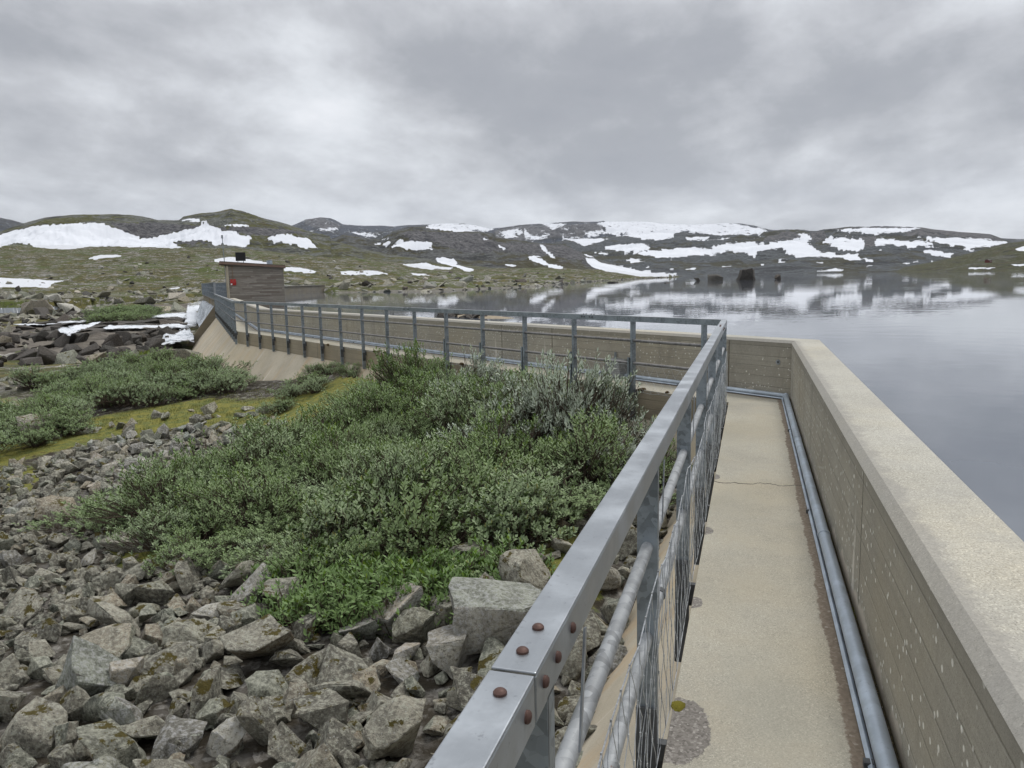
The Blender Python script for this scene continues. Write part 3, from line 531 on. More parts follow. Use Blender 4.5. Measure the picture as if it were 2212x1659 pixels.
# spillway crest and bridge piers
bx, by = CREST_B[0]-E0[0], CREST_B[1]-E0[1]; bl = math.hypot(bx, by); bd = (bx/bl, by/bl); bn = (bd[1], -bd[0])      # bn points to the lake
def br(o, L, z): return (E0[0]+bd[0]*L+bn[0]*o, E0[1]+bd[1]*L+bn[1]*o, z)
def br_box(mb, o0, o1, L0, L1, z0, z1):
    vs = [br(o, L, z) for o in (o0, o1) for L in (L0, L1) for z in (z0, z1)]
    return mb.add(vs, [(0, 1, 3, 2), (4, 6, 7, 5), (0, 4, 5, 1), (2, 3, 7, 6), (0, 2, 6, 4), (1, 5, 7, 3)])
MBc = MB(); pr = [(1.0, -.03), (.1, -.03), (-.5, -1.9), (1.0, -1.9)]; k = 4
vs = [br(o, .45, z) for o, z in pr]+[br(o, bl, z) for o, z in pr]
MBc.add(vs, [(i, (i+1) % k, k+(i+1) % k, k+i) for i in range(k)]+[tuple(range(k))[::-1], tuple(range(k, 2*k))]).build('spillway_crest', m_wet, dam)
for i in range(11):
    L = 1.0+i*(bl-1.5)/10; br_box(MB(), .12, .95, L-.16, L+.16, -.05, .58).build('pier', m_apron, dam)
deck = br_box(MB(), -.02, 1.1, .2, bl, .58, .66).build('bridge_deck', m_grey, dam)
# far wall of the dam beyond the spillway
gx, gy = GW_END[0]-CREST_B[0], GW_END[1]-CREST_B[1]; gl = math.hypot(gx, gy)
gw = MB().box((0, gl/2, -.9), (.45, gl, 4.2)).build('far_wall', m_grey, dam); gw.location = (CREST_B[0]+.4, CREST_B[1], 0); gw.rotation_euler = (0, 0, math.atan2(-gx, gy)); 
for v in gw.data.vertices: v.co.z = min(v.co.z, 1.18)
gc = MB().box((0, gl/2, 1.23), (.7, gl+.2, .10)).build('far_wall_cap', m_cap, dam); gc.location = gw.location; gc.rotation_euler = gw.rotation_euler
# step block where the parapet meets the bridge
# ================================================================ metal materials
def galv(name, base=(.36, .38, .40), met=.55, rough=.42, spang=28, rust=0):
    m, N, b = bsdf_mat(name); o = N.coord('Object'); v = N.vor(spang, o, out='Color'); n = N.noise(5, 5, .6, o); f = N.noise(60, 4, .65, o)
    c = N.mix(N.sep(v)[0] if spang > 6 else N.noise(9, 6, .7, N.scale(o, (1, .12, 1))), tuple(x*.72 for x in base), tuple(x*1.28 for x in base)); c = N.mix(N.step(n, .42, .68), c, tuple(x*1.35 for x in base))
    c = N.mix(N.math('MULTIPLY', N.step(f, .60, .72), .5), c, tuple(x*.55 for x in base))
    if rust: c = N.mix(N.step(N.noise(9, 5, .7, o), .66, .72), c, (.16, .08, .05))
    N.l.new(c, b.inputs['Base Color']); b.inputs['Metallic'].default_value = met; N.l.new(N.ramp(n, [(.3, rough-.08), (.7, rough+.14)]), b.inputs['Roughness']); bump(N, b, f, .001, .5)
    return m
m_rail = galv('galvanised_handrail', (.30, .32, .34), .8, .36, 5)
m_post = galv('galvanised_post', (.23, .26, .285), .7, .42, 45)
m_pipe = galv('weathered_pipe', (.26, .27, .275), .4, .5, 35, rust=1)
m_cond = galv('conduit_metal', (.36, .41, .46), .35, .42, 6)
m_wire = galv('wire', (.42, .44, .46), .5, .4, 100)
m_pipe2 = galv('dull_pipe', (.17, .165, .16), .3, .55, 35, rust=1)
m_dark = galv('dark_steel', (.08, .083, .085), .4, .6, 30)
m, N, b = bsdf_mat('rusty_bolt'); N.l.new(N.mix(N.noise(60, 4, .6, N.coord()), (.05, .028, .024), (.13, .075, .06)), b.inputs['Base Color']); b.inputs['Metallic'].default_value = .4; b.inputs['Roughness'].default_value = .55; m_bolt = m
# ================================================================ railings
RT = 1.074; RW = .070
def railing(sec, label, y0, y1, spacing, first, near=False, cover=None):
    """local frame: Y along the railing, X towards the lake, origin on the section start"""
    n0 = node(sec, RAIL_O) if sec else (off_pt(0, RAIL_O)[0], 0.0); ang = math.atan2(-d_[sec][0], d_[sec][1])
    rt_ = empty('railing', (*n0, 0), ang); tag(rt_, label, 'railing')
    # cap rail: inverted channel in lengths with butt joints
    L = y0; cuts = []
    joints = [1.02, 8.9] if sec == 0 else [y0+a for a in np.arange(2.6, y1-y0, 5.9)]
    edges = [y0]+[j for j in joints if y0 < j < y1]+[y1]
    for a, c in zip(edges[:-1], edges[1:]):
        mb = MB(); a2 = a+.004; c2 = c-.004; tw = .006
        mb.box((0, (a2+c2)/2, RT-tw/2), (RW, c2-a2, tw))
        if sec: h = mb.build('handrail', m_rail, rt_); mb = MB(); tw = .005
        mb.box((RW/2-tw/2, (a2+c2)/2, RT-.043), (tw, c2-a2, .074)); mb.box((-RW/2+tw/2, (a2+c2)/2, RT-.043), (tw, c2-a2, .074))
        h = mb.build('flange', m_post, h) if sec else mb.build('handrail', m_rail, rt_, bevel=.0022)  # darker post steel puts the shade of the far flanges into their colour
        if near:
            for bx_, by_ in ([(-.008, c-.065)] if c < y1-.1 else [])+([(-.012, a+.06), (-.010, a+.145)] if a > y0+.1 else []):
                q = MB(); q.cone((bx_+.01, by_, RT), (0, 0, 1), .0100, .008, 12, True); q.build('bolt', m_bolt, h, smooth=True)
            for by_ in ([c-.05] if c < y1-.1 else [])+([a+.05, a+.13, a+.24] if a > y0+.1 else []):
                q = MB(); q.cone((RW/2, by_, RT-.038), (1, 0, 0), .0100, .008, 12, True); q.build('bolt', m_bolt, h, smooth=True)
    if sec == 1:                                  # splice bolts
        for j in joints[:6]:
            for e in (-.12, -.06, .06, .12): q = MB(); q.cone((-RW/2, j+e, RT-.035), (-1, 0, 0), .012, .012, 6); q.build('bolt', m_dark, rt_)
            for e in (-.12, -.06, .06, .12): q = MB(); q.cone((0, j+e, RT), (0, 0, 1), .012, .010, 6); q.build('bolt', m_dark, rt_)
    ys = []; y = first
    while y < y1-.05: ys.append(y); y += spacing
    pw, pf, t = .070, .040, .006
    for y in ys:                                  # channel posts: web faces along the rail, flanges folded forward
        mb = MB(); zt, zb = RT-.075, -.46
        mb.box((0, y, (zt+zb)/2), (pw, t, zt-zb)); mb.box((pw/2-t/2, y+pf/2, (zt+zb)/2), (t, pf, zt-zb)); mb.box((-pw/2+t/2, y+pf/2, (zt+zb)/2), (t, pf, zt-zb))
        mb.box((0, y+.012, RT-.045), (pw-.014, .02, .07))
        o = mb.build('post', m_post, rt_)
        q = MB(); q.box((.0, y-.010, -.16), (pw+.004, .012, .58 if sec == 0 else .2)); q.build('bracket', m_dark, o)
        if sec == 0:
            for zb_ in (-.05, .10): q = MB(); q.cone((.0, y-.016, zb_), (0, -1, 0), .013, .012, 6); q.build('bolt', m_dark, o)
        q = MB(); q.box((pw/2+.022, y+.02, -.07), (.045, .035, .12)); q.build('spacer', m_dark, o)
        if sec == 1 and cover and y < cover:       # short reinforcing channel beside the nearest posts
            q = MB(); q.box((-.004, y+.075, .08), (.055, .006, .78)); q.box((-.030, y+.09, .08), (.005, .035, .78)); q.build('stiffener', m_post, o)
    for z, r in ((RT-.355, .021), (RT-.685, .021)):
        mb = MB(); mb.tube([(0, y0+.02, z), (0, y1-.02, z)], r, 14); o = mb.build('mid_rail', m_pipe2 if sec else m_pipe, rt_, smooth=True)
        if near:
            for yy in ((2.95, ) if z < .5 else ()):
                q = MB(); q.tube([(0, yy, z), (0, yy+.035, z)], .0245, 14); q.build('coupling', m_dark, o, smooth=True)
    return rt_, ys
L01 = node(1, RAIL_O)[1]; L12 = math.hypot(C2[0]-C1[0], C2[1]-C1[1]); L23 = S3_LEN
rail1, ys1 = railing(0, 'near galvanised steel railing with wire netting running straight ahead beside the walkway to the corner', -1.6, L01+.03, 1.49, -.40, near=True)
# posts of the second run fall where the photograph has them: post k at 1.314 m spacing from the (-1.62, 11.18) one
k0 = math.hypot(-1.62-C1[0], 11.18-C1[1]); f0 = k0 % 1.314
rail2, ys2 = railing(1, 'middle run of steel railing crossing before the brown parapet towards the hut', .0, L12, 1.314, f0, cover=7)
rail3, ys3 = railing(2, 'steel railing above the sloping face, between the second bend and the spillway bridge', .0, L23-.4, 1.314, .05)
# wire netting
def netting(parent, y0, y1, zt, zb, xo, cell, rows, r, seed, sag=.12, name='wire_netting', n=4):
    rnd = random.Random(seed); mb = MB(); nc = int((y1-y0)/cell); P = {}
    for j in range(rows+1):
        for i in range(nc+1):
            t = j/rows; y = y0+(i+(.5 if j % 2 else 0))*cell+rnd.gauss(0, .006); span = ((y-y0) % 1.49)/1.49
            top = zt-sag*math.sin(math.pi*span)*.8; z = top+(zb-top)*t+rnd.gauss(0, .008)
            P[j, i] = Vector((xo+.006*math.sin(y*3+j)+rnd.gauss(0, .002), y, z))
    def wire(a, c):
        m_ = (a+c)/2+Vector((rnd.gauss(0, .004), rnd.gauss(0, .006), 0)); mb.tube([a, m_, c], r, n, False)
    for j in range(rows):
        for i in range(nc+1):
            a = P[j, i]; wire(a, P[j+1, i])
            k = i-1 if j % 2 == 0 else i+1
            if (j+1, k) in P: wire(a, P[j+1, k])
            if n > 3:
                mb.cone(a-Vector((0, 0, .006)), (0, 0, 1), r*2.4, .012, 5)
    pts = [P[0, i] for i in range(nc+1)]; mb.tube(pts, r*1.7, 5)
    pts = [P[rows, i] for i in range(nc+1)]; mb.tube(pts, r*1.4, 4)
    return mb.build(name, m_wire, parent)
netting(rail1, -.6, L01-.1, .70, -.02, .050, .13, 5, .0012, 5, sag=.07)
netting(rail2, .3, 12, .36, -.03, .05, .16, 3, .0012, 8, sag=.02, n=3)
for y in (1.30, 2.66, 4.15, 5.6, 7.1):         # hook strips holding the netting under the cap rail
    q = MB(); q.box((.045, y, .90), (.004, .014, .22), rot=(R(-14), 0, 0)); q.build('hook_strip', m_rail, rail1)
# ================================================================ conduit pipe along the foot of the parapet
conduit = empty('conduit_pipe', (0, 0, 0)); tag(conduit, 'grey metal cable conduit lying along the foot of the parapet', 'pipe')
O1 = .712
zc = .044
cp = [node(0, O1), node(1, O1), node(2, O1)]; e3 = off_pt(2, O1); cp.append((C2[0]+n_[2][0]*(O1-RAIL_O)+d_[2][0]*19.5, C2[1]+n_[2][1]*(O1-RAIL_O)+d_[2][1]*19.5))
for i in range(3):
    a = Vector((*cp[i], zc)); c = Vector((*cp[i+1], zc)); u = (c-a).normalized(); nseg = max(1, int((c-a).length/3.0)); 
    mb = MB(); mb.tube([a-u*.0, c], .034, 16); mb.build('pipe_run', m_cond, conduit, smooth=True)
    mb = MB(); side = Vector((-u.y, u.x, 0))                 # flat edge strip on the walkway side
    p0 = a+side*.042-Vector((0, 0, .03)); p1 = c+side*.042-Vector((0, 0, .03)); mb.tube([p0, p1], .012, 4); mb.build('edge_strip', m_cond, conduit)
    L = 1.2
    while L < (c-a).length-.3:
        q = MB(); s0 = a+u*L; q.tube([s0, s0+u*.05], .0375, 16); q.build('sleeve', m_cond, conduit, smooth=True)
        q = MB(); q.box(tuple(s0+side*.05+u*.62-Vector((0, 0, .035))), (.03, .03, .03)); q.build('clip', m_dark, conduit)
        L += 2.9
    if i: 
        q = MB(); q.cone(tuple(a-Vector((0, 0, .042))), (0, 0, 1), .046, .084, 14, True); q.build('elbow', m_cond, conduit, smooth=True)
# chequer plate cover box on the wall near the corner
m, N, b = bsdf_mat('chequer_plate'); o = N.coord('Object'); wv = N.vor(48, N.scale(o, (1, 1.2, .6)), rand=.15)
N.l.new(N.mix(N.step(wv, .25, .1), (.30, .31, .31), (.62, .64, .65)), b.inputs['Base Color']); b.inputs['Metallic'].default_value = .6; b.inputs['Roughness'].default_value = .4; bump(N, b, N.step(wv, .35, .1), .004, 1); m_cheq = m
def sec_local(sec, o, L): p = node(sec, 0) if sec else (off_pt(0, 0)[0], 0); return (p[0]+n_[sec][0]*o+d_[sec][0]*L, p[1]+n_[sec][1]*o+d_[sec][1]*L)
pb = at(1460, 800, .0); 
def proj_sec(sec, p): n0 = node(sec, 0); return (p[0]-n0[0])*d_[sec][0]+(p[1]-n0[1])*d_[sec][1]
Lb = proj_sec(1, pb); pc = sec_local(1, .67, Lb)
t = empty('cover_box', (*pc, 0), A53); tag(t, 'small silver chequer plate cover box against the parapet near the corner', 'cover box')
q = MB(); q.box((0, 0, .16), (.20, .34, .30)); q.build('cover', m_cheq, t, bevel=.004)
q = MB(); q.box((.07, .10, .36), (.008, .05, .10)); q.build('tab', m_rail, t)
# anchor ring on the end wall
pr_ = sec_local(1, .765, proj_sec(1, at(1665, 763, .35)) if 0 else -.35)
wn_ = n_[1]; pw_ = off_pt(1, PAR_IN); r_ = ray(1681, 782); tt_ = (pw_[0]*wn_[0]+pw_[1]*wn_[1])/(r_[0]*wn_[0]+r_[1]*wn_[1]); ap_ = Vector(r_*tt_)+Vector((0, 0, CAMZ))
q = MB(); q.cone(ap_, (-wn_[0], -wn_[1], 0), .034, .006, 14); an_ = q.build('anchor_plug', m_white0 if 0 else m_rail, dam)
q = MB(); q.cone(ap_+Vector((-wn_[0], -wn_[1], 0))*.006, (-wn_[0], -wn_[1], 0), .014, .006, 10); q.build('anchor_hole', m_dark, an_)
# ================================================================ hut
m, N, b = bsdf_mat('board_marked_hut_wall'); o = N.coord('Object'); x, y, z = N.sep(o)
zb = N.math('MULTIPLY', z, 1/.115); fl = N.math('FLOOR', zb); fr = N.math('SUBTRACT', zb, fl); wn = N.new('ShaderNodeTexWhiteNoise', noise_dimensions='2D')
xb = N.math('FLOOR', N.math('ADD', N.math('MULTIPLY', N.math('ADD', x, y), .8), N.math('MULTIPLY', N.math('SINE', N.math('MULTIPLY', fl, 7.7)), 2.3))); N.l.new(N.comb(fl, xb, 0), wn.inputs['Vector'])
c = N.ramp(wn.outputs['Value'], [(0, (.19, .16, .13)), (.5, (.28, .25, .21)), (1, (.38, .35, .30))]); gr = N.noise(3, 5, .65, N.scale(o, (.6, .6, 14)))
c = N.mix(N.step(gr, .4, .7), c, (.16, .135, .115)); c = N.mix(N.math('MULTIPLY', N.step(N.noise(1, 3, .5, o), .45, .65), .5), c, (.24, .22, .185))
ln = N.step(N.math('ABSOLUTE', N.math('SUBTRACT', fr, .5)), .42, .49); c = N.mix(N.math('MULTIPLY', ln, .6), c, (.05, .04, .035)); N.l.new(c, b.inputs['Base Color']); b.inputs['Roughness'].default_value = .95; bump(N, b, N.math('SUBTRACT', gr, ln), .012, .8); m_hut = m
m, N, b = bsdf_mat('roof_fascia'); N.l.new(N.mix(N.noise(3, 5, .6, N.scale(N.coord(), (1, 1, 6))), (.15, .085, .065), (.26, .20, .155)), b.inputs['Base Color']); b.inputs['Roughness'].default_value = .85; m_fas = m
m, N, b = bsdf_mat('roof_felt'); b.inputs['Base Color'].default_value = (.10, .09, .08, 1); b.inputs['Roughness'].default_value = .95; m_felt = m
m, N, b = bsdf_mat('black_panel'); b.inputs['Base Color'].default_value = (.006, .006, .007, 1); b.inputs['Roughness'].default_value = .45; m_blk = m
m, N, b = bsdf_mat('red_plastic'); N.l.new(N.mix(N.noise(8, 3, .5, N.coord()), (.30, .02, .02), (.45, .04, .035)), b.inputs['Base Color']); b.inputs['Roughness'].default_value = .45; m_red = m
m, N, b = bsdf_mat('shovel_wood'); b.inputs['Base Color'].default_value = (.22, .15, .09, 1); b.inputs['Roughness'].default_value = .7; m_wood = m
m, N, b = bsdf_mat('white_label'); b.inputs['Base Color'].default_value = (.8, .8, .78, 1); m_white = m
HW = 3.54; HD = 3.4
hr = (-29.7, 44.8); hfx = (-.785, -.619)                     # front wall runs from the right corner along hfx
hl = (hr[0]+hfx[0]*HW, hr[1]+hfx[1]*HW); hang = math.atan2(-hfx[1], -hfx[0])
hut = empty('dam_hut', (*hl, 0), hang); tag(hut, 'small brown concrete gate hut with board marks and a sloping roof on the dam', 'hut')
zl, zr_ = 2.93, 2.66
vs = [(0, 0, -1.6), (HW, 0, -1.6), (HW, HD, -1.6), (0, HD, -1.6), (0, 0, zl), (HW, 0, zr_), (HW, HD, zr_), (0, HD, zl)]
mesh_obj('wall', vs, [(0, 1, 5, 4), (1, 2, 6, 5), (2, 3, 7, 6), (3, 0, 4, 7), (4, 5, 6, 7)], m_hut, hut)
def slab(x0, x1, y0, y1, t, dz, k):
    f = lambda x: zl+(zr_-zl)*x/HW+dz
    v = [(x, y, f(x)+h) for h in (0, t) for x, y in ((x0, y0), (x1, y0), (x1, y1), (x0, y1))]
    return v, [(0, 3, 2, 1), (4, 5, 6, 7), (0, 1, 5, 4), (1, 2, 6, 5), (2, 3, 7, 6), (3, 0, 4, 7)]
roof = mesh_obj('roof', *slab(-.40, HW+.14, -.20, HD+.3, .15, .004, 0), m_fas, hut)
mesh_obj('roof_felt', *slab(-.38, HW+.12, -.18, HD+.28, .03, .156, 0), m_felt, roof)
q = MB(); q.box((.02-.015, 1.5, 1.15), (.05, .95, 2.0)); dr_ = q.build('door', m_grey, hut); q = MB(); q.tube([(-.03, 1.15, 1.1), (-.10, 1.15, 1.1), (-.10, 1.27, 1.1)], .012, 6); q.build('handle', m_dark, dr_)
q = MB(); q.box((-.03, .12, 1.3), (.06, .24, 2.9)); q.build('corner_strip', m_apron, hut)
q = MB(); q.box((.06, -.025, 1.3), (.10, .05, 3.1)); q.build('corner_strip', m_apron, hut)
t = empty('solar_panel', (hl[0], hl[1], 0), hang); tag(t, 'small black solar panel standing on the hut roof', 'solar panel')
q = MB(); q.box((.92, .1, 3.42), (.62, .05, .56), rot=(R(-8), 0, 0)); q.build('panel', m_blk, t); q = MB(); q.tube([(.75, .35, 3.05), (.75, .13, 3.6)], .02, 5); q.tube([(1.1, .35, 3.05), (1.1, .13, 3.6)], .02, 5); q.build('leg', m_dark, t)
t = empty('roof_vent', (hl[0], hl[1], 0), hang); tag(t, 'small grey metal vent box on the low end of the hut roof', 'vent')
q = MB(); q.box((2.72, .35, 3.03), (.34, .34, .24)); q.build('housing', m_cond, t); q = MB(); q.box((2.75, .35, 3.17), (.22, .40, .03)); q.build('lid', m_rail, t)
t = empty('snow_shovel', (hl[0], hl[1], 0), hang); tag(t, 'red snow shovel with wooden handle hanging on the front wall of the hut', 'shovel')
q = MB(); bl_ = [(-.17, -.06, 0), (.17, -.06, 0), (.19, -.10, -.22), (.17, -.06, -.40), (-.17, -.06, -.40), (-.19, -.10, -.22)]
vs = [(x+.36, y, z+1.98) for x, y, z in bl_]+[(x+.36, y+.012, z+1.98) for x, y, z in bl_]
q.add(vs, [(0, 5, 2, 1), (5, 4, 3, 2), (6, 7, 8, 11), (11, 8, 9, 10)]+[(i, (i+1) % 6, 6+(i+1) % 6, 6+i) for i in range(6)]); q.build('blade', m_red, t)
q = MB(); q.tube([(.36, -.07, 1.86), (.35, -.05, 2.78)], .018, 7); q.build('handle', m_wood, t); q = MB(); q.tube([(.27, -.05, 2.80), (.43, -.05, 2.80)], .02, 7); q.build('grip', m_wood, t)
q = MB(); q.cone((.25, -.075, 1.66), (0, -1, 0), .055, .012, 12); q.build('label_spot', m_white, t)
# antenna mast beside the hut
pm = at_r(*Z6(455, 560), 56); pm2 = at_r(*Z6(412, 95), 56)
t = empty('antenna_mast', (pm[0], pm[1], .6)); tag(t, 'thin grey antenna mast leaning slightly beside the hut roof', 'mast')
q = MB(); q.tube([(0, 0, 0), (0, 0, pm[2]-.6), (pm2[0]-pm[0], pm2[1]-pm[1], pm2[2]-.6)], [.03, .03, .022], 7); q.build('pole', m_post, t)
q = MB(); q.box((pm2[0]-pm[0], pm2[1]-pm[1], pm2[2]-.66), (.09, .09, .22)); q.build('head', m_rail, t)
# ================================================================ bridge railings
def bridge_rail(o, label, L0, L1):
    rt_ = empty('bridge_railing', br(o, L0, .66), math.atan2(-bd[0], bd[1])); tag(rt_, label, 'railing'); LL = L1-L0
    q = MB(); q.box((0, LL/2, 1.13), (.07, LL, .05)); q.build('handrail', m_rail, rt_)
    for z in (.42, .78): q = MB(); q.tube([(0, 0, z), (0, LL, z)], .02, 6); q.build('mid_rail', m_post, rt_)
    y = 0.0; k = 0
    while y < LL: q = MB(); q.box((0, y, .55), (.14 if k == 0 else .06, .08 if k == 0 else .05, 1.16)); q.build('post', m_rail if k == 0 else m_post, rt_); y += 1.55; k += 1
    q = MB(); y = 0
    while y < LL: q.tube([(.03, y, .02), (.03, y, 1.08)], .006, 3, False); y += .13
    for z in np.arange(.05, 1.05, .13): q.tube([(.03, 0, z), (.03, LL, z)], .005, 3, False)
    q.build('mesh_panel', m_post, rt_)
bridge_rail(0, 'dark meshed railing on the downstream side of the spillway bridge', .3, bl)
bridge_rail(1.15, 'dark meshed railing on the lake side of the spillway bridge beside the hut', 4.2, bl)
# ================================================================ rocks
def rock_material(name, base, mossy=.5, dark=.3):
    m, N, b = bsdf_mat(name); o = N.coord('Object'); p = N.pos()
    oi = N.new('ShaderNodeObjectInfo'); gi = N.new('ShaderNodeNewGeometry'); rnd = N.math('FRACT', N.math('ADD', oi.outputs['Random'], gi.outputs['Random Per Island']))
    r2 = N.math('FRACT', N.math('MULTIPLY', rnd, 7.31)); r3 = N.math('FRACT', N.math('MULTIPLY', rnd, 23.7))
    n1 = N.noise(6, 6, .65, p); n2 = N.noise(28, 6, .7, p); n3 = N.noise(120, 3, .6, p)
    tone = N.ramp(rnd, [(0, tuple(c*.55 for c in base)), (.35, tuple(c*.85 for c in base)), (.7, tuple(c*1.1 for c in base)), (1, tuple(c*1.45 for c in base))])
    tone = N.mix(N.math('MULTIPLY', N.step(r2, .78, .95), .5), tone, (base[0]*1.3, base[1]*1.08, base[2]*.9)); tone = N.mix(N.math('MULTIPLY', N.step(r3, .7, .85), .5), tone, (base[0]*.7, base[1]*.86, base[2]*.82))
    col = N.mix(N.step(n1, .35, .65), N.mix(.45, tone, (.03, .03, .028)), tone)
    col = N.mix(N.math('MULTIPLY', N.step(n2, .48, .60), .5), col, tuple(min(c*1.9, .5) for c in base)); col = N.mix(N.math('MULTIPLY', N.step(n2, .47, .36), .55), col, (.045, .042, .036))
    col = N.mix(N.step(N.math('ADD', N.vor(30, p), N.math('MULTIPLY', n3, .25)), .30, .24), col, (.34, .34, .31))
    col = N.mix(N.step(N.vor(42, p), .14, .08), col, (.03, .028, .022))
    nz = N.sep(gi.outputs['Normal'])[2]
    mo = N.step(N.math('ADD', N.math('MULTIPLY', N.noise(5, 6, .7, p), 1.0), N.math('MULTIPLY', nz, .10)), .78-mossy*.12, .82-mossy*.12); col = N.mix(mo, col, N.mix(n2, (.10, .075, .012), (.05, .045, .012)))
    sc_ = N.new('ShaderNodeObjectInfo')
    N.l.new(col, b.inputs['Base Color']); b.inputs['Roughness'].default_value = .9
    bump(N, b, N.math('ADD', N.math('MULTIPLY', n1, .8), N.math('ADD', N.math('MULTIPLY', n2, .6), N.math('MULTIPLY', n3, .15))), .06, 1); return m
m_rock = rock_material('lichened_rock', (.285, .268, .215), 1.15)
m_rdark = rock_material('dark_river_rock', (.070, .062, .054), .2)
m_rpale = rock_material('pale_rock', (.36, .345, .29), .3)
def rock_mesh(name, seed, dims, sub=2, npts=12, rough=.035, flat=0, mat=None):
    rnd = random.Random(seed); bm = bmesh.new()
    for i in range(npts):
        v = Vector((rnd.uniform(-1, 1), rnd.uniform(-1, 1), rnd.uniform(-1, 1)))
        mx = max(abs(v.x), abs(v.y), abs(v.z)); v = v/mx*rnd.uniform(.82, 1.0) if rnd.random() < .75 else v.normalized()
        if flat and v.z > .2: v.z = .8
        bm.verts.new((v.x*dims[0]/2, v.y*dims[1]/2, v.z*dims[2]/2))
    r = bmesh.ops.convex_hull(bm, input=bm.verts); bmesh.ops.delete(bm, geom=[g for g in r['geom_interior'] if isinstance(g, bmesh.types.BMVert)], context='VERTS')
    bmesh.ops.dissolve_limit(bm, angle_limit=R(18), verts=bm.verts, edges=bm.edges)
    bmesh.ops.bevel(bm, geom=list(bm.edges), offset=.020, segments=1, affect='EDGES', profile=.6)
    bmesh.ops.triangulate(bm, faces=bm.faces)
    if sub: bmesh.ops.subdivide_edges(bm, edges=bm.edges, cuts=sub, use_grid_fill=True); bmesh.ops.triangulate(bm, faces=bm.faces)
    off = Vector((seed*3.1, seed*1.7, 0))
    for v in bm.verts:
        n = mn.fractal(v.co*2.3+off, 1.0, 2.0, 4); k = mn.noise(v.co*9+off); v.co += v.co.normalized()*(n*rough*2.1+k*rough*.9)
    bmesh.ops.recalc_face_normals(bm, faces=bm.faces)
    me = bpy.data.meshes.new(name); bm.to_mesh(me); bm.free(); me.shade_smooth(); me.set_sharp_from_angle(angle=R(28)); me.materials.append(mat); return me
DIMS = [(1, .8, .6), (1, .7, .45), (1, .9, .7), (1.1, .6, .5), (1, .75, .8), (1.25, .8, .35), (.95, .9, .55), (1.2, .55, .45), (1, .8, .3), (.9, .8, .9), (1.1, .9, .5), (1, .65, .65)]
DIMS = DIMS+[(1, .8, .75)]
HI = {k: [rock_mesh('rock', 100+i*7, d, 2, 11+i % 5, .035, i % 3 == 0, mt) for i, d in enumerate(DIMS)] for k, mt in (('g', m_rock), ('d', m_rdark), ('p', m_rpale))}
HI['q'] = [rock_mesh('rock', 91, (1, .8, .62), 2, 26, .05, 1, m_rpale)]*(len(DIMS))
HI['f'] = [rock_mesh('rock', 77, (1, .8, .75), 2, 22, .06, 1, m_rdark)]*len(DIMS)
LO = [rock_mesh('rubble', 500+i*3, d, 0, 10+i % 4, .03, 0, m_rock) for i, d in enumerate(DIMS)]
LOv = [(np.array([v.co[:] for v in me.vertices]), [tuple(p.vertices) for p in me.polygons]) for me in LO]
rocks = []                                    # (apparent size, variant, location, size, rotation, tone, label, category, group)
def put(loc, size, rot=None, kind='g', label=None, group=None, var=None, zs=1, sink=.25, force=False):
    rnd = random; var = rnd.randrange(len(DIMS)) if var is None else var
    rot = rot or (rnd.gauss(0, .42), rnd.gauss(0, .42), rnd.uniform(0, 6.28))
    h = DIMS[var][2]*size*zs; z = loc[2]+h*(.5-sink); r = math.hypot(loc[0], loc[1])
    rocks.append([1e9 if force else size/r, var, (loc[0], loc[1], z), size, rot, kind, label, group, zs])
def w_at(px, p): return px*math.sqrt(p[0]**2+p[1]**2+(CAMZ-p[2])**2)/F_PX
